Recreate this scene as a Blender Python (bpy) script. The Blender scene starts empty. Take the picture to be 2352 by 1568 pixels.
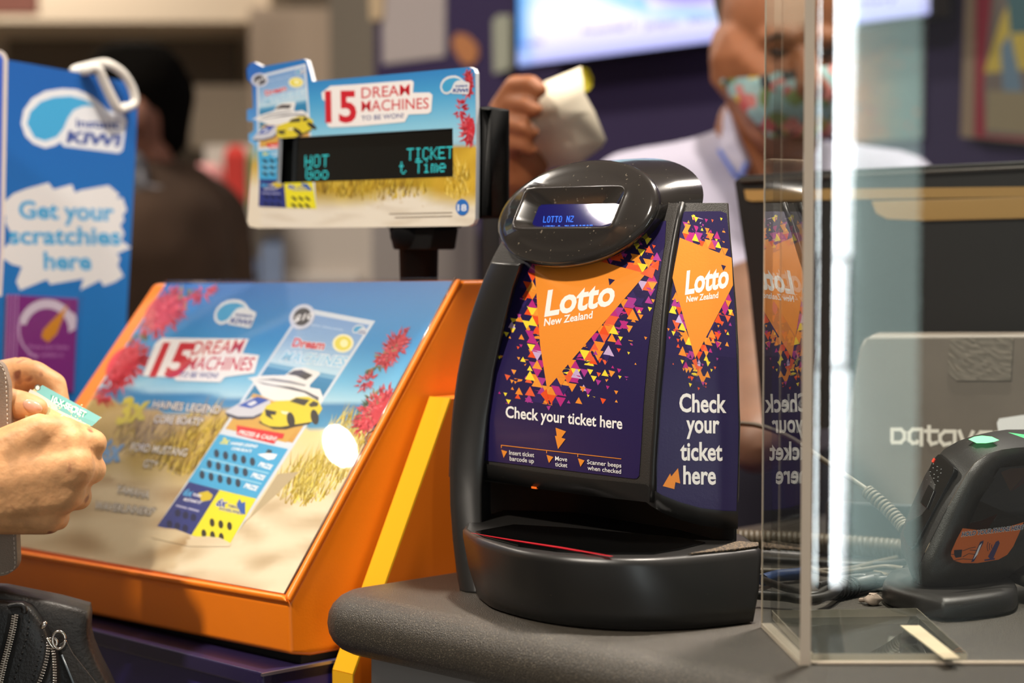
import bpy, bmesh, math, random
import numpy as np
from mathutils import Vector as V, Matrix
from mathutils.geometry import tessellate_polygon
C = bpy.context.scene.collection
SC = bpy.context.scene
# ---------------------------------------------------------------- camera
FPX = 4570.0                      # focal length in pixels of the 2352 x 1568 frame (70 mm)
PITCH = math.atan(224.0 / FPX)
EYE = V((0, 0, 1.25))
FW = V((0, math.cos(PITCH), -math.sin(PITCH)))
UPV = V((0, math.sin(PITCH), math.cos(PITCH)))
cam = bpy.data.cameras.new('camera'); camo = bpy.data.objects.new('camera', cam); C.objects.link(camo)
cam.sensor_width = 36; cam.lens = FPX / 2352 * 36; cam.clip_start = 0.05; cam.clip_end = 60
camo.location = EYE; camo.rotation_euler = (math.pi / 2 - PITCH, 0, 0)
cam.dof.use_dof = True; cam.dof.focus_distance = 1.39; cam.dof.aperture_fstop = 4.7
SC.camera = camo
# ---------------------------------------------------------------- world, exposure
w = bpy.data.worlds.new('shop_ambient'); SC.world = w; w.use_nodes = True
bg = w.node_tree.nodes['Background']; bg.inputs[0].default_value = (1.0, 0.93, 0.85, 1); bg.inputs[1].default_value = 0.24
SC.view_settings.view_transform = 'Standard'; SC.view_settings.look = 'None'
SC.view_settings.exposure = 0.0; SC.view_settings.gamma = 1.0; SC.view_settings.use_curve_mapping = False

def area(name, loc, target, size, power, col=(1, .9, .78), spread=180):
    l = bpy.data.lights.new(name, 'AREA'); l.shape = 'DISK'; l.size = size; l.energy = power; l.color = col; l.spread = math.radians(spread)
    o = bpy.data.objects.new(name, l); C.objects.link(o); o.location = loc
    o.rotation_euler = (V(target) - V(loc)).to_track_quat('-Z', 'Y').to_euler()
    return o
# ceiling downlights: key over the customer's shoulder, wide fills added to brighten the shop, small ones placed by their reflections (lamp housings built below)
LAMPS = [('key', (0.45, 1.70, 2.95), (0.05, 1.40, 1.0), .16, 24, 110),
         ('fill', (-1.5, 3.3, 2.95), (-1.5, 3.3, 0), .3, 34, 170),
         ('fill', (1.2, 2.6, 2.95), (1.2, 2.6, 0), .3, 26, 170),
         ('fill', (0.6, 4.6, 2.95), (0.6, 4.6, 0), .3, 34, 170),
         ('fill', (-1.6, 6.0, 2.95), (-1.6, 6.0, 0), .3, 48, 170),
         ('key', (-1.0, 0.30, 2.95), (-.2, 1.5, 1.0), .16, 21, 110),
         ('fill', (-2.479, 2.666, 2.93), (-2.479, 2.666, 0), .075, 12, 170),
         ('fill', (-2.05, 1.97, 2.93), (-2.05, 1.97, 0), .05, 4, 170)]
LAMP_OBS = [area('lamp_light', p, t, s, e, spread=sp) for (k, p, t, s, e, sp) in LAMPS]

# ---------------------------------------------------------------- projection helpers
def ray(px, py):
    return V((1, 0, 0)) * (px - 1176) + FW * FPX + UPV * (784 - py)
def atY(px, py, Y):
    d = ray(px, py); return EYE + d * (Y / d.y)
def atZ(px, py, z):
    d = ray(px, py); return EYE + d * ((z - EYE.z) / d.z)
def proj(p):
    q = p - EYE; f = q.dot(FW)
    return 1176 + q.x / f * FPX, 784 - q.dot(UPV) / f * FPX
def onplane(px, py, P0, n):
    d = ray(px, py); return EYE + d * ((P0 - EYE).dot(n) / d.dot(n))

# ---------------------------------------------------------------- colours and materials
def lin(c):
    r = []
    for x in c[:3]:
        x = x / 255.0
        r.append(x / 12.92 if x <= .04045 else ((x + .055) / 1.055) ** 2.4)
    return (*r, 1.0)
MATS = {}
def mat(name, col=(128, 128, 128), rough=.5, metal=0, spec=.5, bump=0, bscale=200, dust=None, emit=None, coat=0, var=0, vscale=40, aniso=None, alpha=None, trans=0):
    if name in MATS: return MATS[name]
    m = bpy.data.materials.new(name); m.use_nodes = True; MATS[name] = m
    nt = m.node_tree; b = nt.nodes['Principled BSDF']; L = nt.links.new
    b.inputs['Base Color'].default_value = lin(col); b.inputs['Roughness'].default_value = rough
    b.inputs['Metallic'].default_value = metal; b.inputs['Specular IOR Level'].default_value = spec
    if coat: b.inputs['Coat Weight'].default_value = coat; b.inputs['Coat Roughness'].default_value = .06
    if alpha: b.inputs['Alpha'].default_value = alpha
    if trans: b.inputs['Transmission Weight'].default_value = trans
    if emit: b.inputs['Emission Color'].default_value = lin(emit[0]); b.inputs['Emission Strength'].default_value = emit[1]
    tc = None
    def coords():
        nonlocal tc
        if tc is None: tc = nt.nodes.new('ShaderNodeTexCoord')
        return tc.outputs['Object']
    src = None
    if var:
        n = nt.nodes.new('ShaderNodeTexNoise'); n.inputs['Scale'].default_value = vscale; n.inputs['Detail'].default_value = 5; L(coords(), n.inputs['Vector'])
        r = nt.nodes.new('ShaderNodeMapRange'); r.inputs[1].default_value = .3; r.inputs[2].default_value = .7
        r.inputs[3].default_value = 1 - var; r.inputs[4].default_value = 1 + var; L(n.outputs[0], r.inputs[0])
        mx = nt.nodes.new('ShaderNodeMix'); mx.data_type = 'RGBA'; mx.blend_type = 'MULTIPLY'; mx.inputs[0].default_value = 1
        mx.inputs[6].default_value = lin(col); L(r.outputs[0], mx.inputs[7]); src = mx.outputs[2]
    if dust:                                    # small pale specks lying on the surface
        dc, dscale, thr = dust
        n = nt.nodes.new('ShaderNodeTexNoise'); n.inputs['Scale'].default_value = dscale; n.inputs['Detail'].default_value = 2; L(coords(), n.inputs['Vector'])
        r = nt.nodes.new('ShaderNodeMapRange'); r.inputs[1].default_value = thr; r.inputs[2].default_value = thr + .06; L(n.outputs[0], r.inputs[0])
        mx = nt.nodes.new('ShaderNodeMix'); mx.data_type = 'RGBA'; L(r.outputs[0], mx.inputs[0])
        if src: L(src, mx.inputs[6])
        else: mx.inputs[6].default_value = lin(col)
        mx.inputs[7].default_value = lin(dc); src = mx.outputs[2]
    if src: L(src, b.inputs['Base Color'])
    if bump:
        n = nt.nodes.new('ShaderNodeTexNoise'); n.inputs['Scale'].default_value = bscale; n.inputs['Detail'].default_value = 3; L(coords(), n.inputs['Vector'])
        bp = nt.nodes.new('ShaderNodeBump'); bp.inputs['Strength'].default_value = bump; bp.inputs['Distance'].default_value = .002
        L(n.outputs[0], bp.inputs['Height']); L(bp.outputs[0], b.inputs['Normal'])
    return m
def printmat(name, rough=.3, coat=0, bump=0, spec=.5, emit=0):
    """a printed surface: the ink colour of each face comes from the mesh's own colour attribute"""
    if name in MATS: return MATS[name]
    m = mat(name, rough=rough, coat=coat, bump=bump, bscale=700, spec=spec)
    nt = m.node_tree; a = nt.nodes.new('ShaderNodeAttribute'); a.attribute_name = 'ink'
    nt.links.new(a.outputs['Color'], nt.nodes['Principled BSDF'].inputs['Base Color'])
    if emit:
        nt.links.new(a.outputs['Color'], nt.nodes['Principled BSDF'].inputs['Emission Color']); nt.nodes['Principled BSDF'].inputs['Emission Strength'].default_value = emit
    return m
def clearmat(name, tint=(255, 255, 255), f0=1.49, rough=0, gain=1.0):
    """thin clear sheet: see-through with a Fresnel reflection"""
    if name in MATS: return MATS[name]
    m = bpy.data.materials.new(name); m.use_nodes = True; MATS[name] = m; nt = m.node_tree
    for n in list(nt.nodes):
        if n.type != 'OUTPUT_MATERIAL': nt.nodes.remove(n)
    out = [n for n in nt.nodes][0]
    t = nt.nodes.new('ShaderNodeBsdfTransparent'); t.inputs[0].default_value = lin(tint)
    g = nt.nodes.new('ShaderNodeBsdfGlossy'); g.inputs['Roughness'].default_value = rough
    fr = nt.nodes.new('ShaderNodeFresnel'); ge = nt.nodes.new('ShaderNodeNewGeometry'); io = nt.nodes.new('ShaderNodeMapRange')
    io.inputs[3].default_value = f0; io.inputs[4].default_value = 1 / f0; nt.links.new(ge.outputs['Backfacing'], io.inputs[0]); nt.links.new(io.outputs[0], fr.inputs[0])
    mul = nt.nodes.new('ShaderNodeMath'); mul.operation = 'MULTIPLY'; mul.inputs[1].default_value = gain; mul.use_clamp = True
    nt.links.new(fr.outputs[0], mul.inputs[0])
    mx = nt.nodes.new('ShaderNodeMixShader'); nt.links.new(mul.outputs[0], mx.inputs[0])
    nt.links.new(t.outputs[0], mx.inputs[1]); nt.links.new(g.outputs[0], mx.inputs[2]); nt.links.new(mx.outputs[0], out.inputs[0])
    return m

# ---------------------------------------------------------------- objects, tags
def tag(o, label=None, cat=None, group=None, kind=None):
    if label: o['label'] = label
    if cat: o['category'] = cat
    if group: o['group'] = group
    if kind: o['kind'] = kind
    return o
def thing(name, label, cat, loc, group=None):
    o = bpy.data.objects.new(name, None); C.objects.link(o); o.location = loc; o.empty_display_size = .02
    return tag(o, label, cat, group)
def wloc(o):
    l = V((0, 0, 0))
    while o: l = l + V(o.location); o = o.parent
    return l

class MB:
    """collects shapes given in world coordinates and links them as ONE mesh object"""
    def __init__(s): s.v = []; s.f = []; s.c = []; s.sm = []
    def face(s, pts, col=None, smooth=False):
        n = len(s.v); s.v += [V(p) for p in pts]; s.f.append(tuple(range(n, n + len(pts)))); s.c.append(col); s.sm.append(smooth)
    def idx(s, pts, faces, col=None, smooth=False):
        n = len(s.v); s.v += [V(p) for p in pts]
        for f in faces: s.f.append(tuple(n + i for i in f)); s.c.append(col); s.sm.append(smooth)
        return s
    def loft(s, rings, closed=True, caps=True, smooth=True, col=None):
        n = len(rings[0]); pts = [p for r in rings for p in r]; F = []
        for i in range(len(rings) - 1):
            for j in range(n if closed else n - 1):
                a = i * n + j; b = i * n + (j + 1) % n
                F.append((a, b, b + n, a + n))
        s.idx(pts, F, col, smooth)
        if caps and closed:
            s.cap(rings[0], col, True); s.cap(rings[-1], col)
        return s
    def cap(s, ring, col=None, flip=False):
        tri = tessellate_polygon([[V(p) for p in ring]])
        s.idx(ring, [tuple(reversed(t)) if flip else tuple(t) for t in tri], col)
    def prism(s, poly, d, col=None):
        d = V(d); a = [V(p) for p in poly]; b = [p + d for p in a]
        return s.loft([a, b], True, True, False, col)
    def box(s, o, a, b, c, col=None):
        o, a, b, c = V(o), V(a), V(b), V(c)
        return s.prism([o, o + a, o + a + b, o + b], c, col)
    def tube(s, path, r, n=8, smooth=True, col=None, caps=True, flat=1.0):
        path = [V(p) for p in path]; rings = []; up = None
        for i, p in enumerate(path):
            t = (path[min(i + 1, len(path) - 1)] - path[max(i - 1, 0)]).normalized()
            if up is None: up = t.orthogonal().normalized()
            up = (up - t * up.dot(t)); up = up.normalized() if up.length > 1e-6 else t.orthogonal().normalized()
            bn = t.cross(up); rr = r[i] if isinstance(r, (list, tuple)) else r
            rings.append([p + up * math.cos(k / n * 2 * math.pi) * rr + bn * math.sin(k / n * 2 * math.pi) * rr * flat for k in range(n)])
        return s.loft(rings, True, caps, smooth, col)
    def sphere(s, c, r, n=12, m=8, col=None):
        c = V(c); r = (r, r, r) if not isinstance(r, (list, tuple)) else r
        rings = []
        for i in range(1, m):
            th = math.pi * i / m
            rings.append([c + V((r[0] * math.sin(th) * math.cos(k / n * 2 * math.pi), r[1] * math.sin(th) * math.sin(k / n * 2 * math.pi), r[2] * math.cos(th))) for k in range(n)])
        return s.loft(rings, True, True, True, col)
    def build(s, name, m, parent=None, bevel=0, seg=2, smooth=None, angle=35, subsurf=0, fix=True):
        base = wloc(parent) if parent else V((0, 0, 0))
        me = bpy.data.meshes.new(name); me.from_pydata([tuple(p - base) for p in s.v], [], s.f)
        me.materials.append(m)
        me.polygons.foreach_set('use_smooth', [True if smooth else (False if smooth is False else q) for q in s.sm])
        if any(c is not None for c in s.c):
            at = me.attributes.new('ink', 'FLOAT_COLOR', 'CORNER'); data = []
            for f, c in zip(s.f, s.c):
                if c is None: c = (255, 255, 255)
                if isinstance(c, list):
                    for q in c: data += list(q)
                else:
                    q = lin(c); data += list(q) * len(f)
            at.data.foreach_set('color', data)
        me.validate(); me.update()
        o = bpy.data.objects.new(name, me); C.objects.link(o)
        if parent: o.parent = parent
        if fix:
            bm = bmesh.new(); bm.from_mesh(me); bmesh.ops.remove_doubles(bm, verts=bm.verts, dist=1e-6); bmesh.ops.recalc_face_normals(bm, faces=bm.faces); bm.to_mesh(me); bm.free()
        if bevel:
            b = o.modifiers.new('edge', 'BEVEL'); b.width = bevel; b.segments = seg; b.limit_method = 'ANGLE'; b.angle_limit = math.radians(angle)
            me.polygons.foreach_set('use_smooth', [True] * len(me.polygons))
            wn = o.modifiers.new('wn', 'WEIGHTED_NORMAL'); wn.keep_sharp = False
        if subsurf:
            u = o.modifiers.new('sub', 'SUBSURF'); u.levels = subsurf; u.render_levels = subsurf
        return o

def smoothpath(pts, k=6):
    """Catmull-Rom through points"""
    pts = [V(p) for p in pts]; out = []
    for i in range(len(pts) - 1):
        p0 = pts[max(i - 1, 0)]; p1 = pts[i]; p2 = pts[i + 1]; p3 = pts[min(i + 2, len(pts) - 1)]
        for j in range(k):
            t = j / k
            out.append(.5 * ((2 * p1) + (p2 - p0) * t + (2 * p0 - 5 * p1 + 4 * p2 - p3) * t * t + (3 * p1 - p0 - 3 * p2 + p3) * t ** 3))
    return out + [pts[-1]]
def interp(pts, n):
    """resample a polyline (tuples) to n points, equal parameter along its length"""
    pts = [np.array(p, float) for p in pts]; d = [0]
    for a, b in zip(pts, pts[1:]): d.append(d[-1] + np.linalg.norm(b - a))
    out = []
    for i in range(n):
        t = d[-1] * i / (n - 1); k = 0
        while k < len(d) - 2 and d[k + 1] < t: k += 1
        u = (t - d[k]) / max(d[k + 1] - d[k], 1e-9); out.append(pts[k] * (1 - u) + pts[k + 1] * u)
    return out

# ---------------------------------------------------------------- lettering
_TX = {}
def glyphs(s, bold=.0, mono=False):
    key = (s, bold, mono)
    if key in _TX: return _TX[key]
    cu = bpy.data.curves.new('t', 'FONT'); cu.body = s; cu.size = 1; cu.offset = bold; cu.resolution_u = 3
    o = bpy.data.objects.new('t', cu); C.objects.link(o); dg = bpy.context.evaluated_depsgraph_get(); dg.update()
    me = bpy.data.meshes.new_from_object(o.evaluated_get(dg))
    vs = [(v.co.x, v.co.y) for v in me.vertices]; fs = [tuple(p.vertices) for p in me.polygons]
    bpy.data.objects.remove(o); bpy.data.curves.remove(cu); bpy.data.meshes.remove(me)
    x0 = min(v[0] for v in vs); x1 = max(v[0] for v in vs)
    CAP = .729
    vs = [((x - x0) / (x1 - x0), y / CAP) for x, y in vs]
    _TX[key] = (vs, fs); return _TX[key]

class Plane:
    def __init__(s, P0, n):
        s.P0 = V(P0); s.n = V(n).normalized()
        if (EYE - s.P0).dot(s.n) < 0: s.n = -s.n
    def at(s, px, py, off=0): return onplane(px, py, s.P0, s.n) + s.n * off

class Decal(MB):
    """flat artwork laid on a real surface, layer over layer"""
    STEP = .000004
    def __init__(s, surf, maxlen=60, xf=None, base=0.0002): MB.__init__(s); s.surf = surf; s.lay = 0; s.maxlen = maxlen; s.xf = xf; s.base = base
    def P(s, q):
        if s.xf: q = s.xf(*q)
        return s.surf.at(q[0], q[1], s.base + s.lay * s.STEP)
    def up(s): s.lay += 1
    def tri(s, a, b, c, col, depth=0):
        A, B, D = [s.xf(*q) if s.xf else q for q in (a, b, c)]
        ls = [math.dist(A, B), math.dist(B, D), math.dist(D, A)]
        if max(ls) > s.maxlen and depth < 9:
            k = ls.index(max(ls)); pts = [a, b, c]; p, q, r = pts[k], pts[(k + 1) % 3], pts[(k + 2) % 3]
            m = ((p[0] + q[0]) / 2, (p[1] + q[1]) / 2)
            s.tri(p, m, r, col, depth + 1); s.tri(m, q, r, col, depth + 1)
        else: s.face([s.P(a), s.P(b), s.P(c)], col, True)
    def poly(s, pts, col, lift=True):
        if lift: s.up()
        for t in tessellate_polygon([[V((p[0], p[1], 0)) for p in pts]]): s.tri(*[tuple(pts[i][:2]) for i in t], col)
    def ell(s, cx, cy, rx, ry, col, n=24, rot=0, lift=True):
        c, d = math.cos(rot), math.sin(rot)
        s.poly([(cx + rx * math.cos(a) * c - ry * math.sin(a) * d, cy + rx * math.cos(a) * d + ry * math.sin(a) * c) for a in [k / n * 2 * math.pi for k in range(n)]], col, lift)
    def line(s, p, q, w, col, lift=True):
        dx, dy = q[0] - p[0], q[1] - p[1]; L = math.hypot(dx, dy) or 1; nx, ny = -dy / L * w / 2, dx / L * w / 2
        s.poly([(p[0] + nx, p[1] + ny), (q[0] + nx, q[1] + ny), (q[0] - nx, q[1] - ny), (p[0] - nx, p[1] - ny)], col, lift)
    def text(s, t, p0, p1, cap, col, bold=.0, up=None, lift=True, outline=None, ow=.05):
        """baseline runs p0 -> p1, capitals are cap high along up (default square to the baseline)"""
        dx, dy = p1[0] - p0[0], p1[1] - p0[1]; L = math.hypot(dx, dy)
        if up is None: up = (dy / L, -dx / L)
        u = (up[0] * cap, up[1] * cap)
        for (c, b, gx) in ([(outline, bold + ow, 1)] if outline else []) + [(col, bold, 0)]:
            vs, fs = glyphs(t, b); g = 0
            if gx: g = ow * .75 * cap / .729
            if lift or gx: s.up()
            ux, uy = dx / L, dy / L
            a0 = (p0[0] - ux * g, p0[1] - uy * g); ddx, ddy = dx + 2 * g * ux, dy + 2 * g * uy
            pts = [s.P((a0[0] + ddx * x + u[0] * y, a0[1] + ddy * x + u[1] * y)) for x, y in vs]
            if s.maxlen > 100: s.idx(pts, fs, c, True)
            else:
                for f in fs:
                    q = [(a0[0] + ddx * vs[i][0] + u[0] * vs[i][1], a0[1] + ddy * vs[i][0] + u[1] * vs[i][1]) for i in f]
                    for k in range(1, len(q) - 1): s.tri(q[0], q[k], q[k + 1], c)
    def grid(s, outline_fn, nu, nv, colfn):
        """painted base sheet: outline_fn(u, v) gives the place, colfn(u, v) its ink (sRGB)"""
        for i in range(nu):
            for j in range(nv):
                cs = [(i / nu, j / nv), ((i + 1) / nu, j / nv), ((i + 1) / nu, (j + 1) / nv), (i / nu, (j + 1) / nv)]
                n = len(s.v); s.v += [s.P(outline_fn(*q)) for q in cs]; s.f.append((n, n + 1, n + 2, n + 3)); s.sm.append(True)
                s.c.append([lin(colfn(*q)) for q in cs])

def bil(TL, TR, BR, BL):
    def f(u, v):
        return ((TL[0] * (1 - u) + TR[0] * u) * (1 - v) + (BL[0] * (1 - u) + BR[0] * u) * v, (TL[1] * (1 - u) + TR[1] * u) * (1 - v) + (BL[1] * (1 - u) + BR[1] * u) * v)
    return f
def mixc(a, b, t):
    t = max(0, min(1, t)); return tuple(x * (1 - t) + y * t for x, y in zip(a, b))
def ramp(stops, t):
    for (t0, c0), (t1, c1) in zip(stops, stops[1:]):
        if t <= t1: return mixc(c0, c1, (t - t0) / max(t1 - t0, 1e-6))
    return stops[-1][1]

# ---------------------------------------------------------------- soft bodies: one continuous skin over overlapping limbs
def body(name, limbs, m, parent, voxel=.004, smooth=6, ells=(), cut=None):
    bm = bmesh.new()
    def ball(c, r, mtx=None, sub=2):
        mm = Matrix.Translation(V(c)) @ (mtx if mtx else Matrix.Diagonal((r, r, r, 1)))
        bmesh.ops.create_icosphere(bm, subdivisions=sub, radius=1, matrix=mm)
    for (a, ra, b, rb) in limbs:
        a, b = V(a), V(b); n = max(2, int((b - a).length / (min(ra, rb) * .35)) + 1)
        for i in range(n + 1): ball(a.lerp(b, i / n), ra + (rb - ra) * i / n)
    for e in ells:
        c, r = e[0], e[1]; M = Matrix.Diagonal((*r, 1))
        if len(e) > 2: M = Matrix.Rotation(math.radians(e[2][0]), 4, e[2][1]) @ M
        ball(c, 1, M, 4)
    me = bpy.data.meshes.new(name); bm.to_mesh(me); bm.free()
    o = bpy.data.objects.new(name, me); C.objects.link(o)
    r = o.modifiers.new('r', 'REMESH'); r.mode = 'VOXEL'; r.voxel_size = voxel
    if smooth: q = o.modifiers.new('s', 'SMOOTH'); q.iterations = smooth; q.factor = .5
    dg = bpy.context.evaluated_depsgraph_get(); dg.update(); nm = bpy.data.meshes.new_from_object(o.evaluated_get(dg))
    bpy.data.objects.remove(o); bpy.data.meshes.remove(me)
    if cut:
        bm = bmesh.new(); bm.from_mesh(nm); bmesh.ops.delete(bm, geom=[v for v in bm.verts if not cut(v.co)], context='VERTS'); bm.to_mesh(nm); bm.free()
    base = wloc(parent) if parent else V((0, 0, 0)); nm.transform(Matrix.Translation(-base))
    nm.name = name; nm.materials.clear(); nm.materials.append(m); nm.polygons.foreach_set('use_smooth', [True] * len(nm.polygons))
    o = bpy.data.objects.new(name, nm); C.objects.link(o)
    if parent: o.parent = parent
    return o

E1 = V((.70, -.714, 0)).normalized()       # along the sales counter, towards the camera's right
E2 = V((.714, .70, 0)).normalized()        # square to it, away from the customer
Z = V((0, 0, 1)); ZC = 1.0                 # the worktop's height
# ================================================================ the shop's shell
wall_m = mat('wall_paint', (188, 180, 166), .8)
MB().box((-5, -2.5, -.05), (9, 0, 0), (0, 12, 0), (0, 0, .05)).build('floor', mat('floor_vinyl', (120, 112, 102), .4, var=.06)); tag(bpy.data.objects['floor'], kind='structure')
MB().box((-5, -2.5, 3.0), (9, 0, 0), (0, 12, 0), (0, 0, .05)).build('ceiling', mat('ceiling_paint', (215, 208, 196), .8)); tag(bpy.data.objects['ceiling'], kind='structure')
for (k, p, t, s, e, sp), lo in zip(LAMPS, LAMP_OBS):  # same housing for the real downlights and the added fills
    r = s / 2 + .02
    d = (V(t) - V(p)).normalized(); zz = V(p) - d * .03
    a = d.orthogonal().normalized(); b = d.cross(a)
    m = MB(); ring = lambda rr, h: [zz + d * h + a * rr * math.cos(q / 24 * 6.2832) + b * rr * math.sin(q / 24 * 6.2832) for q in range(24)]
    m.loft([ring(r - .012, .028), ring(r, .03), ring(r, 0), ring(.03, -.02)], True, False)
    m.cap(ring(.03, -.02)); o = m.build('ceiling_downlight', mat('lamp_housing', (225, 225, 225), .4)); tag(o, 'round ceiling downlight above the shop', 'lamp', 'round ceiling downlights')
    lo.name = 'lamp_light'
# ================================================================ worktop on its unit
ce, cf = -1.125, .89                        # where its end and its front edge run, in E1 / E2
def cp(a, b, z): return E1 * a + E2 * b + Z * z
def rounded(poly_ab, rad, seg=8):
    out = []; n = len(poly_ab)
    for i, p in enumerate(poly_ab):
        p = V((*p, 0)); a = V((*poly_ab[i - 1], 0)); b = V((*poly_ab[(i + 1) % n], 0)); r = rad[i]
        if r <= 0: out.append((p.x, p.y)); continue
        u = (a - p).normalized(); v = (b - p).normalized()
        s0, s1 = p + u * r, p + v * r; cen = p + u * r + v * r
        for k in range(seg + 1):
            t = k / seg * math.pi / 2
            q = cen - v * r * math.cos(t) - u * r * math.sin(t); out.append((q.x, q.y))
    return out
wt = thing('worktop', 'dark grey speckled worktop with thick rounded edge under the ticket checker', 'counter', cp(-.7, 1.3, 0))
def wring(ins, z): return [cp(a, b, z) for a, b in rounded([(ce + ins, cf + ins), (.4, cf + ins), (.4, 1.75), (ce + ins, 1.75)], [max(.045 - ins, .012), 0, 0, 0])]
R = .022; rings = []
for k in range(11):
    t = -math.pi / 2 + k / 10 * math.pi
    rings.append(wring(R * (1 - math.cos(t)), ZC - R + R * math.sin(t)))
lam = mat('speckled_laminate', (56, 52, 46), .40, bump=.5, bscale=1100, dust=((122, 112, 96), 1300, .60), var=.12, vscale=14)
MB().loft(rings, True, True, True).build('top', lam, wt, smooth=True)
o = bpy.data.objects['top']; 
m = MB(); m.prism([cp(ce + .035, cf + .035, 0), cp(.4, cf + .035, 0), cp(.4, 1.7, 0), cp(ce + .035, 1.7, 0)], (0, 0, ZC - .044)); m.build('carcass', mat('grey_panel', (150, 150, 150), .5), wt, bevel=.002)

# ================================================================ ticket checker
PL = mat('black_textured_plastic', (50, 47, 44), .44, bump=.25, bscale=1500, dust=((105, 98, 88), 330, .745))
PLS = mat('black_smooth_plastic', (30, 29, 28), .36, dust=((96, 88, 78), 420, .76))
GL = mat('gloss_black_plastic', (42, 39, 37), .17, coat=.5, dust=((128, 118, 104), 300, .70))
A0 = V((.094, 1.348, 0)); ZR = 1.088
def offb(z):
    d = z - ZR; return .024 * d + 1.29 * d * d if d > 0 else .024 * d
class Front:
    """the leaning, gently bowed front face"""
    def S(s, a, z): return A0 + E1 * a + E2 * offb(z) + Z * z
    def solve(s, px, py):
        a, z = -.08, 1.15
        for _ in range(12):
            p = s.S(a, z); x, y = proj(p); ex, ey = px - x, py - y
            if abs(ex) + abs(ey) < .002: break
            x1, y1 = proj(s.S(a + 1e-4, z)); x2, y2 = proj(s.S(a, z + 1e-4))
            j = ((x1 - x) / 1e-4, (x2 - x) / 1e-4, (y1 - y) / 1e-4, (y2 - y) / 1e-4); dt = j[0] * j[3] - j[1] * j[2]
            a += (j[3] * ex - j[1] * ey) / dt; z += (-j[2] * ex + j[0] * ey) / dt
        return a, z
    def at(s, px, py, off=0):
        a, z = s.solve(px, py); d = z - ZR; sl = .024 + 2.58 * d if d > 0 else .024
        n = (-E2 + Z * sl).normalized(); return s.S(a, z) + n * off
FR = Front()
# ridge between the front face and the flank, traced on the front face
ridge_px = [(1563, 466), (1538, 596), (1516, 818), (1502, 985), (1494, 1145), (1490, 1215)]
ridge_az = sorted([tuple(reversed(FR.solve(*q))) for q in ridge_px])      # (z, a)
def lerp_tab(tab, z):
    if z <= tab[0][0]: (z0, a0), (z1, a1) = tab[0], tab[1]
    elif z >= tab[-1][0]: (z0, a0), (z1, a1) = tab[-2], tab[-1]
    else:
        for i in range(len(tab) - 1):
            if tab[i][0] <= z <= tab[i + 1][0]: (z0, a0), (z1, a1) = tab[i], tab[i + 1]; break
    return a0 + (a1 - a0) * (z - z0) / (z1 - z0)
def ridge(z): return FR.S(lerp_tab(ridge_az, z), z)
class Flank:
    """the flat flank that turns 45 degrees away from the front"""
    def S(s, c, z): return ridge(z) + V((c, -.05 * c, 0))
    def at(s, px, py, off=0):
        d = ray(px, py); lo, hi = .9, 2.0
        t = 1.36
        for _ in range(14):
            p = EYE + d * (t / d.y); r = ridge(p.z); t = r.y - .05 * (p.x - r.x)
        p = EYE + d * (t / d.y); return p + V((-.3, -1, .15)).normalized() * off
FK = Flank()
left_px = [(1168, 520), (1150, 560), (1128, 598), (1105, 655), (1075, 745), (1052, 850), (1038, 960), (1031, 1080), (1030, 1140), (1034, 1220)]
wing_az = sorted([tuple(reversed(FR.solve(*q))) for q in left_px])
right_px = [(1671, 468), (1680, 590), (1690, 707), (1696, 874), (1699, 985), (1697, 1095), (1693, 1200)]
right_zx = sorted([((lambda p: (p.z, p.x - ridge(p.z).x))(FK.at(*q))) for q in right_px])
chk = thing('ticket_checker', 'black self-service ticket checker with purple and orange panels on the worktop', 'ticket checker', V((.06, 1.42, ZC)))
z_low, z_top = FR.solve(1300, 1128)[1], FR.at(1560, 466).z
def sect(z, grow=0):
    r = ridge(z); k = min(1, max(0, (z - z_low) / (z_top - z_low)))
    lf = FR.S(lerp_tab(wing_az, z), z); fr = FK.S(lerp_tab(right_zx, z), z)
    mid = [lf.lerp(r, t) for t in (.33, .67)]
    return [lf] + mid + [r - E1 * .004 + V((0, 0, 0)), r + V((.003, 0, 0)), r.lerp(fr, .5), fr, V((fr.x + .004, fr.y + .03, z)), V((fr.x - .01, fr.y + .09, z)), V((lf.x + .09, lf.y + .045, z)), V((lf.x + .015, lf.y + .03, z))]
lvls = [z_low + (z_top - z_low) * i / 16 for i in range(17)]
m = MB(); m.loft([sect(z) for z in lvls], True, True, False); m.build('housing', PL, chk, bevel=.0025, seg=2, angle=25)
# raised black edge bead along the ridge and the lip under the panels
m = MB(); m.tube([ridge(z) + V((.0012, -.0006, 0)) for z in lvls], .0022, 8); m.build('edge_bead', PLS, chk)
def lip(pts, h, d):
    a = [V(p) for p in pts]; return [a, [p + V((0, .0, -h)) for p in a]]
low_front = [FR.at(x, y) for x, y in ((1113, 1100), (1230, 1120), (1360, 1138), (1488, 1152))]
m = MB()
fl_low = [FK.at(x, y) for x, y in ((1494, 1160), (1520, 1176), (1560, 1192), (1610, 1206), (1660, 1212), (1694, 1213))]
lipline = [p + (-E2) * .002 for p in low_front] + [p + V((0, -.002, 0)) for p in fl_low]
back = [p + E2 * .035 for p in low_front] + [p + V((0, .035, 0)) for p in fl_low]
m.loft([[p + Z * .012 for p in lipline], lipline, [p - Z * .002 for p in back], [p + Z * .012 for p in back]], False, False, True)
m.loft([[p + Z * .012 for p in lipline], lipline], False, False, True)
m.build('slot_lip', PLS, chk)
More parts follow.
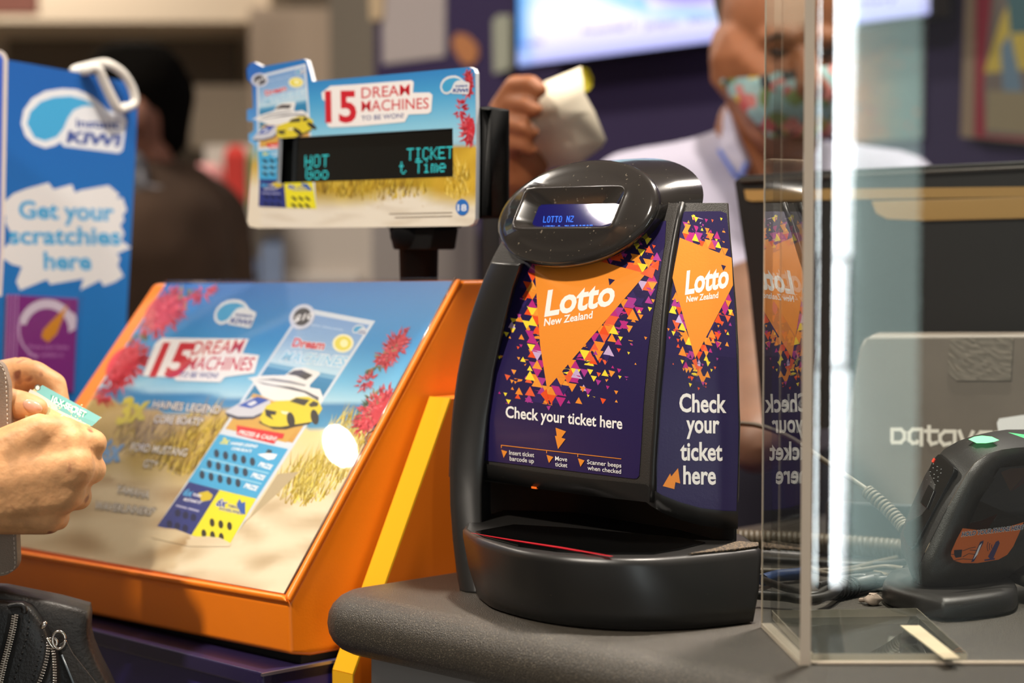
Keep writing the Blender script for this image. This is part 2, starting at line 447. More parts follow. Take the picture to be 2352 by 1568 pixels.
# left cheek, standing proud beside the slot
Lp = [(1128, 600, 1.48), (1105, 655, 1.482), (1075, 745, 1.482), (1052, 850, 1.48), (1038, 960, 1.473), (1031, 1080, 1.461), (1032, 1160, 1.452), (1038, 1240, 1.442), (1046, 1310, 1.433), (1055, 1359, 1.426)]
Rp = [(1196, 605, 1.452), (1178, 660, 1.455), (1158, 745, 1.458), (1136, 850, 1.461), (1121, 960, 1.46), (1112, 1060, 1.456), (1107, 1120, 1.449), (1107, 1180, 1.44), (1110, 1260, 1.43), (1116, 1363, 1.415)]
m = MB(); rg = []
for (a, b) in zip(Lp, Rp):
    l, r = atY(*a), atY(*b); bow = V((-.3, -1, 0)) * .004
    rg.append([l, l.lerp(r, .3) + bow, l.lerp(r, .7) + bow, r, r + V((.006, .05, 0)), l + V((.012, .05, 0))])
m.loft(rg, True, True, False); m.build('cheek', PLS, chk, bevel=.002, angle=30)
# inner block behind the slot
m = MB()
pl = [atY(1693, 1240, 1.346), atY(1640, 1240, 1.356), atY(1560, 1240, 1.40), atY(1300, 1200, 1.50), atY(1112, 1200, 1.52), atY(1125, 1200, 1.56), atY(1650, 1200, 1.47)]
m.prism([V((p.x, p.y, ZC + .002)) for p in pl], (0, 0, z_low + .012 - ZC)); m.build('slot_wall', mat('slot_black', (10, 10, 10), .5), chk, bevel=.003)
# tray
zt = ZC + .048
top_px = [(1063, 1214), (1082, 1226), (1110, 1239), (1186, 1262), (1269, 1274), (1352, 1280), (1435, 1283), (1518, 1281), (1617, 1273), (1683, 1266), (1748, 1258)]
bot_px = [(1098, 1370), (1112, 1382), (1136, 1397), (1202, 1417), (1285, 1433), (1385, 1443), (1484, 1446), (1584, 1443), (1650, 1437), (1700, 1431), (1730, 1427)]
T = smoothpath([atZ(x, y, zt) for x, y in top_px], 4); B = smoothpath([atZ(x, y, ZC + .0015) for x, y in bot_px], 4)
T2 = [t + (V((.06, 1.40, zt)) - t).normalized() * .0035 for t in T]
M1 = [t.lerp(b, .12) + (t - V((.06, 1.42, t.z))).normalized() * .0012 for t, b in zip(T, B)]; M2 = [t.lerp(b, .55) + (t - V((.06, 1.42, t.z))).normalized() * .002 for t, b in zip(T, B)]
M3 = [t.lerp(b, .78) + (t - V((.06, 1.42, t.z))).normalized() * .001 for t, b in zip(T, B)]
def closed(r, z, y0=0): return r + [V((r[-1].x - .004, 1.375, z)), V((.13, 1.47, z)), V((-.005, 1.505, z)), V((-.03, 1.46, z))]
m = MB(); m.loft([closed([t - Z * 0 for t in T2], zt), closed([t - Z * .0012 for t in T], zt - .0012), closed([q for q in M1], zt - .006), closed(M2, ZC + .022), closed(M3, ZC + .011), closed(B, ZC + .0015)], True, True, False)
tray = m.build('tray', PLS, chk, angle=40); tray.data.polygons.foreach_set('use_smooth', [len(p.vertices) == 4 for p in tray.data.polygons])
# dark scan glass set in the tray
gp = [(1092, 1222), (1112, 1233), (1190, 1254), (1280, 1266), (1380, 1272), (1500, 1272), (1560, 1262), (1620, 1247), (1560, 1236), (1300, 1213), (1180, 1206)]
m = MB(); m.prism([atZ(x, y, zt + .0004) for x, y in gp], (0, 0, .0008)); m.build('scan_window', mat('scan_glass', (8, 8, 8), .06, coat=.3), chk)
m = MB(); s0 = [atZ(x, y, zt + .0014) for x, y in ((1082, 1223), (1180, 1239), (1290, 1255.5), (1410, 1277))]; s1 = [atZ(x, y, zt + .0014) for x, y in ((1082, 1223.8), (1180, 1241), (1290, 1258.4), (1400, 1277.6))]
m.loft([s0, s1], False, False); so = m.build('laser_line', mat('laser_red', (90, 0, 5), .4, emit=((215, 14, 34), .8)), chk); so['label'] = 'glowing red laser line'
# dusty ledge to the right of the slot
m = MB(); m.prism([atZ(x, y, zt + .0003) for x, y in ((1580, 1274), (1690, 1263), (1742, 1256), (1742, 1248), (1694, 1245), (1640, 1262))], (0, 0, .0009)); m.build('ledge', mat('dusty_black', (46, 40, 34), .7, dust=((140, 118, 92), 900, .52)), chk)
m = MB(); m.prism([FR.at(x, y, .0005) for x, y in ((1226, 1116), (1237, 1117.5), (1237, 1122), (1226, 1120.5))], -E2 * .002); o = m.build('status_light', mat('amber_led', (120, 40, 5), .4, emit=((255, 110, 30), .9)), chk); o['label'] = 'small amber status light'

# ---- printed panels
NAVY = (40, 31, 78); ORG = (243, 148, 52); INK = [(243, 146, 50), (240, 84, 38), (250, 226, 62), (190, 46, 130), (176, 60, 148), (205, 178, 220), (52, 38, 96), (247, 160, 60), (240, 100, 60)]
CW = [4, 4, 4, 5, 4, 1, 3, 3, 3]
LB = printmat('label_print', .30, coat=.12, bump=.035)
def inside(poly, x, y):
    c = False; j = len(poly) - 1
    for i in range(len(poly)):
        (xi, yi), (xj, yj) = poly[i], poly[j]
        if (yi > y) != (yj > y) and x < (xj - xi) * (y - yi) / (yj - yi) + xi: c = not c
        j = i
    return c
def segd(p, a, b):
    dx, dy = b[0] - a[0], b[1] - a[1]; t = max(0, min(1, ((p[0] - a[0]) * dx + (p[1] - a[1]) * dy) / (dx * dx + dy * dy)))
    return math.hypot(p[0] - a[0] - t * dx, p[1] - a[1] - t * dy)
def confetti(D, rnd, segs, clip, hole, sx, sy, reach, sl, size=1.0, low=936):
    """paper-scrap triangles, packed along the big triangle's edges and scattering outwards"""
    xs = [p[0] for p in clip]; ys = [p[1] for p in clip]; row = 0; y = min(ys); cnt = 0
    while y < max(ys):
        x = min(xs) + (row % 2) * sx / 2
        while x < max(xs):
            for upd in (0, 1):
                cx, cy = x + upd * sx / 2 , y + sy / 2
                ds = [(segd((cx, cy), a, b) / k, k) for a, b, k in segs]; d = min(ds)[0]
                if inside(hole, cx, cy) or cy > low or d > reach or not inside(clip, cx, cy): continue
                q = d / reach
                if rnd.random() > (.95 if q < .25 else 1.0 * (1 - q) ** .8): continue
                k = (rnd.uniform(.92, 1.3) if q < .28 else rnd.uniform(.4, 1.15) * (1.15 - q * .8)) * size
                if q > .2: cx += rnd.uniform(-.5, .5) * sx; cy += rnd.uniform(-.5, .5) * sy
                cl = rnd.choices(INK, CW)[0]
                if q > .4 and cl == INK[6]: cl = INK[2]
                if upd: t = [(-.5, .5), (.5, .5), (0, -.5)]
                else: t = [(-.5, -.5), (.5, -.5), (0, .5)]
                if q > .45 and rnd.random() < .5: t = [(-.5, -.5), (.5, -.4), (-.1, .6)]
                pts = [(cx + (a * sx) * k, cy + (b * sy + a * sx * sl) * k) for a, b in t]
                if all(inside(clip, *p) for p in pts): cnt += 1; D.lay = 1 + cnt % 7; D.poly(pts, cl, False)
            x += sx
        y += sy; row += 1
# front panel
rnd = random.Random(5)
front_out = [(1213, 585), (1531, 507), (1528, 560), (1511, 660), (1498, 740), (1488, 820), (1479, 930), (1474, 1020), (1469, 1092), (1464, 1098), (1457, 1099), (1360, 1087), (1240, 1072), (1114, 1057), (1114, 1050), (1122, 960), (1133, 880), (1146, 780), (1175, 685)]
D = Decal(FR, 20, base=.0005); D.STEP = .00002; D.poly(front_out, NAVY)
btri = [(1227, 560), (1485, 629), (1258, 893), (1242, 793), (1231, 640)]

confetti(D, rnd, [((1231, 620), (1258, 893), 1.0), ((1485, 629), (1258, 893), 1.25), ((1372, 606), (1485, 629), .55), ((1258, 893), (1262, 925), .8)], [(p[0], p[1]) for p in front_out[:-1]] + [(1178, 690)], btri, 22, 20, 116, .16)
D.lay = 8; D.poly(btri, ORG)
for t, c in (((1438, 616), (1510, 600), (1470, 632), 0), ((1502, 600), (1531, 590), (1508, 622), 0)) and []: pass
D.poly([(1472, 629), (1513, 598), (1500, 640)], INK[8]); D.poly([(1497, 613), (1516, 598), (1513, 622)], INK[1])
D.poly([(1243, 905), (1257, 893), (1263, 930)], INK[1]); D.poly([(1257, 933), (1267, 932), (1262, 943)], INK[4])
WH = (250, 248, 244)
D.text('Lotto', (1252, 726), (1411, 699), 61, WH, .03, up=(.14, -.99)); D.poly([(1399, 640), (1414, 643.5), (1401.5, 656)], NAVY)
D.text('New Zealand', (1251, 749), (1362, 731), 17.5, WH, .022, up=(.10, -1))
D.text('Check your ticket here', (1163, 958), (1431, 985), 27, WH, .02, up=(.02, -1))
D.poly([(1278, 982), (1302, 990.6), (1291.5, 1005), (1301, 1008), (1283.5, 1031), (1276.5, 1000.4), (1280.8, 1001)], ORG)
D.line((1153, 1022), (1429, 1053.5), 1.6, ORG)
for x, y in ((1153.6, 1022), (1257.5, 1034), (1329.2, 1042.5)): D.line((x, y), (x, y + 6.5), 1.6, ORG)
for t in (((1153.5, 1032.5), (1167, 1036.5), (1159, 1051)), ((1257.5, 1044), (1273, 1049), (1263, 1063)), ((1329.5, 1052), (1345, 1057), (1335.5, 1071.5))): D.poly(list(t), ORG)
for t, a, b in (('Insert ticket', (1172, 1043.5), (1229, 1049.5)), ('barcode up', (1173, 1057), (1228.5, 1063)), ('Move', (1277.5, 1057), (1305, 1059.5)), ('ticket', (1277.5, 1070), (1305.5, 1073)), ('Scanner beeps', (1351, 1065), (1429.5, 1073.5)), ('when checked', (1352, 1078.5), (1429, 1087.5))):
    D.text(t, a, b, 10.5, WH, .008, up=(0, -1))
o = D.build('front_panel', LB, chk, fix=False); o['label'] = 'purple printed front panel with orange triangle and white wording'
# flank panel
flank_out = [(1573, 486), (1655, 485), (1669, 490), (1680, 590), (1688, 707), (1694, 874), (1697, 985), (1694.5, 1095), (1691, 1192), (1655, 1191), (1624, 1187), (1580, 1176), (1535, 1157), (1509, 1138), (1508, 1068), (1519, 857), (1535, 730), (1552, 610), (1566, 494)]
D = Decal(FK, 20, base=.0006); D.STEP = .00002; D.poly(flank_out, NAVY)
hole = [(1563, 546), (1681, 592), (1684, 655), (1597, 822), (1546, 635), (1552, 600)]

confetti(D, rnd, [((1563, 540), (1681, 586), 1.0), ((1546, 640), (1597, 822), .75), ((1684, 655), (1597, 822), .75), ((1597, 822), (1606, 860), .5)], flank_out, hole, 15, 17, 84, .22)
D.lay = 8; D.poly([(1562, 546), (1681, 592), (1684, 655), (1597, 823), (1545, 638)], ORG)
D.poly([(1590, 828), (1600, 823), (1606, 858)], INK[8])
D.text('Lotto', (1574, 675), (1673, 658), 54, WH, .035, up=(.08, -1)); D.poly([(1657, 608), (1668, 611), (1662, 622)], NAVY)
D.text('New Zealand', (1577, 694), (1650, 684), 14.5, WH, .022, up=(.06, -1))
for t, a, b in (('Check', (1561, 945), (1669, 947)), ('your', (1577, 993), (1653, 994)), ('ticket', (1563, 1056), (1660, 1057)), ('here', (1570, 1110.5), (1645, 1111.5))):
    D.text(t, a, b, 43, WH, .024, up=(0, -1))
D.poly([(1523, 1116), (1540, 1087), (1542.5, 1094), (1558, 1075), (1563, 1110), (1552, 1107), (1549.5, 1123)], ORG)
o = D.build('flank_panel', LB, chk, fix=False); o['label'] = 'narrow purple printed panel on the flank'

# ---- display head
hc = FR.at(1330, 490) - E2 * .012
HN = (-E2 * math.cos(math.radians(27)) + Z * math.sin(math.radians(27))).normalized(); HP = Plane(hc, HN)
NE = 72
def el(k, f=1.0):
    t = k / NE * 2 * math.pi; return 1329 + f * 183.5 * math.cos(t), 490.5 + f * (-33.5 * math.cos(t) + 116.8 * math.sin(t))
def quadring(q, push, rr=.16):
    """NE points round a rounded quadrilateral, matched by angle to the ellipse"""
    pts = []; n = 4
    for i in range(4):
        p, a, b = q[i], q[i - 1], q[(i + 1) % 4]
        for t in (0, .33, .67, 1):
            s = (p[0] + (a[0] - p[0]) * .06, p[1] + (a[1] - p[1]) * .16); e = (p[0] + (b[0] - p[0]) * .06, p[1] + (b[1] - p[1]) * .16)
            pts.append(((1 - t) ** 2 * s[0] + 2 * t * (1 - t) * p[0] + t * t * e[0], (1 - t) ** 2 * s[1] + 2 * t * (1 - t) * p[1] + t * t * e[1]))
    cx = sum(p[0] for p in q) / 4; cy = sum(p[1] for p in q) / 4; res = []
    for k in range(NE):
        ex, ey = el(k); dx, dy = ex - cx, ey - cy; best = None
        for i in range(len(pts)):
            (x1, y1), (x2, y2) = pts[i], pts[(i + 1) % len(pts)]
            sx, sy = x2 - x1, y2 - y1; den = dx * sy - dy * sx
            if abs(den) < 1e-9: continue
            t = ((x1 - cx) * sy - (y1 - cy) * sx) / den; u = ((x1 - cx) * dy - (y1 - cy) * dx) / den
            if t > 0 and -1e-6 <= u <= 1 + 1e-6: best = (cx + dx * t, cy + dy * t)
        res.append(HP.at(best[0], best[1], push))
    return res
BQ = [(1214, 439), (1456, 431), (1424, 536), (1184, 539)]; BQ2 = [(1222, 447), (1446, 440), (1417, 529), (1196, 531)]; SQ = [(1236, 469), (1426, 466), (1413, 517), (1221, 519)]
E = lambda f, push: [HP.at(*el(k, f), push) for k in range(NE)]
hb = E2 * .05 + Z * .004
m = MB(); m.loft([[p + hb for p in E(.985, 0)], [p + hb * .5 for p in E(.992, 0)], E(.985, -.0035)], True, False, True); m.build('head_barrel', GL, chk)
m = MB(); m.loft([E(.985, -.0035), E(1.0, -.003), E(1.0, .0), E(.99, .0018), E(.93, .0032), E(.75, .0052), quadring(BQ, .0062), quadring([((a[0]+b[0])/2, (a[1]+b[1])/2) for a, b in zip(BQ, BQ2)], .0072), quadring(BQ2, .0062), quadring(SQ, -.0005)], True, False, True)
m.build('display_hood', GL, chk)
D = Decal(Plane(HP.at(1325, 490, -.0006), HN), 80, base=0.0)
D.poly([(1234, 467), (1428, 464), (1415, 519), (1219, 521)], (18, 18, 92))
sc_ = D.build('display_screen', mat('lcd_glass', (14, 13, 60), .04, emit=((30, 30, 150), .25)), chk, fix=False); sc_['label'] = 'dark blue lit text display'
D = Decal(Plane(HP.at(1325, 490, -.0004), HN), 80, base=0.0); D.lay = 1
FONT5 = {'L': ['1', '1', '1', '1', '1', '1', '11111'], 'O': ['01110', '10001', '10001', '10001', '10001', '10001', '01110'], 'T': ['11111', '001', '001', '001', '001', '001', '001'], 'N': ['10001', '11001', '10101', '10101', '10011', '10001', '10001'], 'Z': ['11111', '00001', '0001', '001', '01', '1', '11111'], 'I': ['01110', '001', '001', '001', '001', '001', '01110'], 'C': ['01110', '10001', '1', '1', '1', '10001', '01110'], 'K': ['10001', '1001', '101', '11', '101', '1001', '10001'], 'E': ['11111', '1', '1', '1111', '1', '1', '11111'], 't': ['01', '01', '111', '01', '01', '01001', '0011'], 'i': ['001', '', '011', '001', '001', '001', '0111'], 'm': ['', '', '1101', '10101', '10101', '10101', '10101'], 'e': ['', '', '0111', '10001', '11111', '1', '0111'], 'G': ['01110', '10001', '1', '10111', '10001', '10001', '01110'], 'o': ['', '', '0111', '10001', '10001', '10001', '0111'], 'H': ['10001', '10001', '10001', '11111', '10001', '10001', '10001'], ' ': ['']}
def dots(D, s, p0, adv, dx, dy, up, r, col, rows=range(7), sq=False):
    """dot-matrix characters"""
    for i, ch in enumerate(s):
        for j, row in enumerate(FONT5[ch]):
            if j not in rows: continue
            for k, b in enumerate(row):
                if b == '1':
                    x = p0[0] + adv[0] * i + dx[0] * k + up[0] * (6 - j); y = p0[1] + adv[1] * i + dx[1] * k + up[1] * (6 - j)
                    if sq: D.poly([(x - r, y - r), (x + r, y - r), (x + r, y + r), (x - r, y + r)], col, False)
                    else: D.ell(x, y, r, r, col, 8, lift=False)
dots(D, 'LOTTO NZ', (1248, 510), (8.9, -.15), (1.35, -.02), (1, -1), (.26, -2.1), .85, (50, 130, 255), sq=True)
dots(D, 'NTTLO TNZIOTOE', (1247, 531.5), (8.2, -.15), (1.3, -.02), (1, -1), (.26, -2.1), .8, (50, 130, 255), rows=(0, 1), sq=True)
so = D.build('screen_text', mat('lcd_blue', (20, 60, 180), .5, emit=((50, 135, 255), 1.0)), sc_, fix=False)
# ================================================================ shared artwork
def cut_hole(o, quad):
    """cuts a window with straight edges out of a print"""
    me = o.data; bm = bmesh.new(); bm.from_mesh(me); base = wloc(o)
    for a, b in zip(quad, quad[1:] + quad[:1]):
        n = ray(*a).cross(ray(*b)).normalized(); bmesh.ops.bisect_plane(bm, geom=bm.verts[:] + bm.edges[:] + bm.faces[:], plane_co=EYE - base, plane_no=n)
    bmesh.ops.delete(bm, geom=[f for f in bm.faces if inside(quad, *proj(f.calc_center_median() + base))], context='FACES')
    bm.to_mesh(me); bm.free(); return o
def Dbase(D, loops, colfn, nx=30, ny=30):
    """painted base with exact outline: colfn(x, y) gives the ink"""
    tri = tessellate_polygon([[V((x, y, 0)) for x, y in l] for l in loops]); flat = [p for l in loops for p in l]
    bm = bmesh.new(); vs = [bm.verts.new((x, y, 0)) for x, y in flat]
    for t in tri:
        try: bm.faces.new([vs[i] for i in t])
        except ValueError: pass
    xs = [p[0] for p in flat]; ys = [p[1] for p in flat]
    for i in range(1, nx): bmesh.ops.bisect_plane(bm, geom=bm.verts[:] + bm.edges[:] + bm.faces[:], plane_co=(min(xs) + (max(xs) - min(xs)) * i / nx, 0, 0), plane_no=(1, 0, 0))
    for i in range(1, ny): bmesh.ops.bisect_plane(bm, geom=bm.verts[:] + bm.edges[:] + bm.faces[:], plane_co=(0, min(ys) + (max(ys) - min(ys)) * i / ny, 0), plane_no=(0, 1, 0))
    for f in bm.faces:
        n = len(D.v); q = [(v.co.x, v.co.y) for v in f.verts]
        D.v += [D.P(p) for p in q]; D.f.append(tuple(range(n, n + len(q)))); D.sm.append(True); D.c.append([lin(colfn(*p)) for p in q])
    bm.free()
def invbil(M):
    def g(x, y):
        u = v = .5
        for _ in range(12):
            p = M(u, v); a = M(u + 1e-4, v); b = M(u, v + 1e-4)
            j = [(a[0] - p[0]) / 1e-4, (b[0] - p[0]) / 1e-4, (a[1] - p[1]) / 1e-4, (b[1] - p[1]) / 1e-4]; d = j[0] * j[3] - j[1] * j[2]
            ex, ey = x - p[0], y - p[1]; u += (j[3] * ex - j[1] * ey) / d; v += (-j[2] * ex + j[0] * ey) / d
        return u, v
    return g
PCARD = bil((698, 708), (864, 739), (531, 1250), (362, 1212)); PINV = invbil(PCARD)
z4 = lambda x, y: (x / 4.238 + 560, y / 4.238 + 690)
z5 = lambda x, y: (x / 5.06 + 340, y / 5.06 + 960)
def spikes(D, rnd, cx, cy, rx, ry, n, ln, w, cols, rot=0, bias=None):
    """brush-like strokes round a centre: blossom stamens, tufts of grass"""
    for _ in range(n):
        a = rnd.random() * 6.283; r = math.sqrt(rnd.random()); x, y = rx * r * math.cos(a), ry * r * math.sin(a)
        x, y = cx + x * math.cos(rot) - y * math.sin(rot), cy + x * math.sin(rot) + y * math.cos(rot)
        t = a + rot + rnd.uniform(-.5, .5) if bias is None else bias + rnd.uniform(-.35, .35)
        l = ln * rnd.uniform(.6, 1.3); dx, dy = math.cos(t) * l, math.sin(t) * l
        q = [(x - dy / l * w, y + dx / l * w), (x + dx, y + dy), (x + dy / l * w, y - dx / l * w)]; cl_ = getattr(D, 'clip', None)
        if cl_ and not all(inside(cl_, *p) for p in q): continue
        D.poly(q, rnd.choice(cols), lift=False)
    D.lay += 1
LOGO_O = [(125, 480), (140, 400), (190, 330), (270, 285), (370, 270), (460, 275), (540, 310), (590, 350), (640, 395), (700, 420), (745, 432), (758, 465), (735, 640), (710, 657), (380, 617), (362, 590), (330, 612), (270, 628), (200, 602), (150, 555)]
LOGO_I = [(160, 480), (180, 410), (240, 350), (320, 322), (420, 315), (500, 335), (578, 375), (500, 375), (440, 400), (405, 450), (380, 510), (340, 560), (270, 585), (205, 565)]
def logo(D, M):
    """drop-shaped wave badge; M maps the 125..758 x 270..657 drawing to its place"""
    D.poly([M(*p) for p in LOGO_O], (222, 226, 232)); D.poly([M(*p) for p in LOGO_I], (66, 164, 214))
    u0, u1 = M(455, 500), M(715, 512); c0, c1 = M(396, 592), M(715, 616); h = M(455, 447); g = M(410, 522)
    D.text('instant', u0, u1, math.dist(u0, h), (40, 72, 150), .03, up=tuple((b - a) / math.dist(u0, h) for a, b in zip(u0, h)))
    D.text('KIWI', c0, c1, math.dist(c0, g), (40, 72, 150), .045, up=tuple((b - a) / math.dist(c0, g) for a, b in zip(c0, g)))
def card(D, M, hide=None):
    """the scratch ticket pictured on the poster; M maps its own 0..1 square to the print"""

    def P(pts): return [M(*PINV(*p)) for p in pts]
    def at(p): return M(*PINV(*p))
    def txt(s, a, b, cap, upd, col, bold, **k):
        A, B = at(a), at(b); U = at((a[0] + upd[0] * cap, a[1] + upd[1] * cap)); d = math.dist(A, U); D.text(s, A, B, d, col, bold, up=((U[0] - A[0]) / d, (U[1] - A[1]) / d), **k)
    SK = (.56, -.83)
    D.poly([M(-.0, -.0), M(1, 0), M(1, 1), M(0, 1)], (214, 224, 236))
    D.up()
    r = [(0, (120, 160, 214)), (.12, (140, 180, 224)), (.24, (190, 222, 240)), (.27, (60, 140, 190)), (.34, (40, 126, 172)), (.46, (60, 140, 170)), (.47, (214, 170, 84)), (.56, (206, 150, 60))]
    for k in range(28):
        a, b = .02 + .53 * k / 28, .02 + .53 * (k + 1) / 28
        D.poly([M(.04, a), M(.96, a), M(.96, b), M(.04, b)], ramp(r, (a + b) / 2), False)
    D.poly(P([(584, 905), (690, 935), (690, 975), (660, 1018), (520, 985)]), (214, 168, 80))
    txt('NEW ZEALAND', (713, 749), (790, 762), 5, (.3, -.9), (190, 214, 240), .02)
    LM = lambda x, y: at((808 + (x - 125) / 633 * 34 + (657 - y) / 387 * 8, 768 - (657 - y) / 387 * 22 + (x - 125) / 633 * 4))
    logo(D, LM)
    txt('Dream', (672, 797), (745, 804), 21, (.36, -.93), (214, 40, 56), .035, outline=(240, 240, 244), ow=.05)
    txt('MACHINES', (646, 829), (790, 843), 26, SK, (150, 206, 238), .03, outline=(244, 246, 250), ow=.05)
    D.poly([at(z4(975 + 100 * math.cos(t) + 30 * math.sin(t), 425 + 85 * math.sin(t) - 30 * math.cos(t))) for t in [k / 20 * 6.283 for k in range(20)]], (246, 240, 200))
    D.poly([at(z4(975 + 78 * math.cos(t) + 22 * math.sin(t), 425 + 66 * math.sin(t) - 22 * math.cos(t))) for t in [k / 20 * 6.283 for k in range(20)]], (236, 222, 80))
    D.poly([at(z4(985 + 38 * math.cos(t), 425 + 38 * math.sin(t))) for t in [k / 12 * 6.283 for k in range(12)]], (250, 246, 190))
    q = lambda l: P([z4(*p) for p in l])
    D.poly(q([(45, 765), (180, 740), (300, 735), (410, 735), (500, 665), (600, 660), (740, 700), (755, 720), (650, 830), (655, 855), (750, 870), (775, 930), (780, 990), (690, 1010), (590, 940), (560, 980), (300, 985), (190, 940), (120, 830), (90, 785)]), (236, 236, 236))
    D.poly(q([(430, 725), (500, 688), (570, 682), (682, 735), (612, 782), (520, 740)]), (78, 72, 70))
    D.poly(q([(120, 780), (300, 765), (470, 790), (620, 830), (600, 842), (430, 810), (250, 785)]), (150, 150, 156))
    D.poly(q([(130, 795), (300, 830), (480, 850), (620, 890), (740, 950), (735, 985), (600, 905), (380, 855), (200, 822)]), (96, 94, 104))
    j = lambda l: P([(x / 2.01 + 300, y / 2.01 + 620) for x, y in l])
    D.poly(j([(442, 655), (500, 622), (560, 592), (650, 604), (650, 650), (570, 690), (500, 692), (450, 676)]), (206, 208, 220))
    D.poly(j([(442, 660), (500, 680), (570, 680), (650, 645), (650, 656), (570, 692), (500, 694), (448, 678)]), (70, 72, 92))
    D.poly(j([(500, 630), (590, 588), (645, 603), (560, 642)]), (40, 84, 180)); D.poly(j([(540, 622), (575, 606), (590, 616), (560, 632)]), (220, 224, 236))
    D.poly(q([(150, 1190), (190, 1215), (300, 1260), (420, 1262), (520, 1235), (640, 1215), (740, 1130), (700, 1120), (300, 1150)]), (58, 48, 40))
    D.poly(q([(165, 1150), (230, 1030), (330, 985), (460, 980), (520, 948), (640, 943), (735, 985), (775, 1060), (745, 1110), (690, 1185), (600, 1200), (500, 1215), (370, 1238), (260, 1232), (190, 1200)]), (226, 208, 50))
    D.poly(q([(455, 990), (522, 955), (652, 975), (600, 1032)]), (62, 58, 52)); D.poly(q([(640, 1020), (690, 985), (738, 1008), (725, 1038), (660, 1045)]), (66, 60, 50))
    D.poly(q([(215, 1065), (332, 1088), (318, 1122), (270, 1120), (300, 1170), (225, 1130)]), (48, 46, 46)); D.poly(q([(370, 1082), (450, 1092), (430, 1118), (385, 1108)]), (236, 232, 200))
    for cx, cy in ((468, 1168), (700, 1142)):
        D.poly(q([(cx + 34 * math.cos(t) + 22 * math.sin(t), cy + 70 * math.sin(t) - 22 * math.cos(t)) for t in [k / 16 * 6.283 for k in range(16)]]), (52, 46, 42))
    D.poly(P([(546, 978), (656, 998), (652, 1009), (640, 1009), (632, 1021), (546, 1000)]), (220, 46, 52))
    txt('PRIZES & CASH!', (549, 998), (634, 1014), 11, SK, (250, 240, 240), .03)
    b0, b1, b2, b3 = (506, 998), (664, 1033), (591, 1147), (434, 1108); B = bil(b0, b1, b2, b3)
    D.poly(P([b0, b1, b2, b3]), (70, 172, 222))
    txt('3x', (507, 1020), (526, 1022), 16, SK, (236, 224, 70), .04)
    for s, (x0, y0), (x1, y1) in (('HAINES LEGEND', (531, 1022), (592, 1030)), ('CORE BOATS', (533, 1034), (578, 1041))): txt(s, (x0, y0), (x1, y1), 7.5, SK, (250, 250, 250), .03)
    D.poly(P([(594, 1045), (616, 1042), (640, 1045), (632, 1056), (618, 1058)]), (244, 244, 246)); D.poly(P([(612, 1042), (618, 1033), (628, 1036), (626, 1042)]), (60, 60, 64))
    for i in range(3):
        for k in range(5):
            cx, cy = 500 + k * 20.6 - i * 16.6, 1043 + k * 4.7 + i * 24.5
            D.poly(P([(cx + 5.4 * math.cos(t) + 3 * math.sin(t), cy + 9 * math.sin(t) - 4 * math.cos(t)) for t in [w_ / 12 * 6.283 for w_ in range(12)]]), (44, 58, 78), lift=(k == 0))
        x0, y0 = 595 - i * 16.6, 1072 + i * 24.5
        txt('PRIZE', (x0, y0), (x0 + 29, y0 + 8), 12, SK, (248, 250, 252), .035)
        if i < 2: D.poly(P([(482 - i * 17, 1053 + i * 24), (621 - i * 17, 1087 + i * 24), (619 - i * 17, 1091 + i * 24), (480 - i * 17, 1057 + i * 24)]), (142, 206, 236))
    D.poly(P([(436, 1108), (507, 1127), (442, 1231), (362, 1212)]), (46, 56, 128)); D.poly(P([(507, 1127), (591, 1147), (531, 1250), (442, 1231)]), (238, 228, 40))
    txt('6x', (421, 1138), (442, 1142), 18, SK, (80, 170, 224), .04)
    D.poly(P([(458, 1134), (480, 1129), (492, 1139), (486, 1150), (466, 1154)]), (214, 190, 40))
    txt('FORD', (445, 1140), (463, 1144), 7, SK, (240, 240, 250), .03); txt('MUSTANG GT', (423, 1151), (464, 1159), 7.5, SK, (240, 240, 250), .03)
    for x, y in ((408, 1160), (436, 1167)): D.poly(P([(x, y), (x + 25, y + 7), (x + 23, y + 11), (x - 2, y + 4)]), (170, 172, 206))
    for i in range(2):
        for k in range(3):
            cx, cy = 411 + k * 18 - i * 19, 1180 + k * 5 + i * 25
            D.poly(P([(cx + 7 * math.cos(t), cy + 9 * math.sin(t)) for t in [w_ / 10 * 6.283 for w_ in range(10)]]), (28, 32, 74), lift=(k == 0))
    txt('6x', (497, 1162), (520, 1166), 19, SK, (40, 70, 170), .04, outline=(240, 240, 240), ow=.03)
    txt('YAMAHA', (524, 1165), (552, 1172), 8, SK, (70, 70, 80), .03, outline=(250, 250, 250), ow=.04); txt('WAVERUNNERS', (503, 1172), (560, 1184), 8, SK, (70, 70, 80), .03, outline=(250, 250, 250), ow=.04)
    D.poly(P([(546, 1160), (553, 1147), (558, 1157), (566, 1154), (566, 1184), (556, 1180)]), (52, 96, 180))
    for i in range(2):
        for k in range(3):
            cx, cy = 490 + k * 20 - i * 19, 1202 + k * 4 + i * 25
            D.poly(P([(cx + 5 * math.cos(t) + 3 * math.sin(t), cy + 9 * math.sin(t) - 4 * math.cos(t)) for t in [w_ / 10 * 6.283 for w_ in range(10)]]), (50, 44, 30), lift=(k == 0))
    cb = [at(z4(578 + 118 * math.cos(t) + 40 * math.sin(t), 168 + 108 * math.sin(t) - 60 * math.cos(t))) for t in [k / 24 * 6.283 for k in range(24)]]
    D.poly(cb, (206, 212, 230)); D.poly([at(z4(578 + 82 * math.cos(t) + 28 * math.sin(t), 168 + 76 * math.sin(t) - 42 * math.cos(t))) for t in [k / 24 * 6.283 for k in range(24)]], (52, 50, 56))
    txt('$10', (676, 741), (719, 733), 17, (.42, -.9), (236, 236, 240), .03)

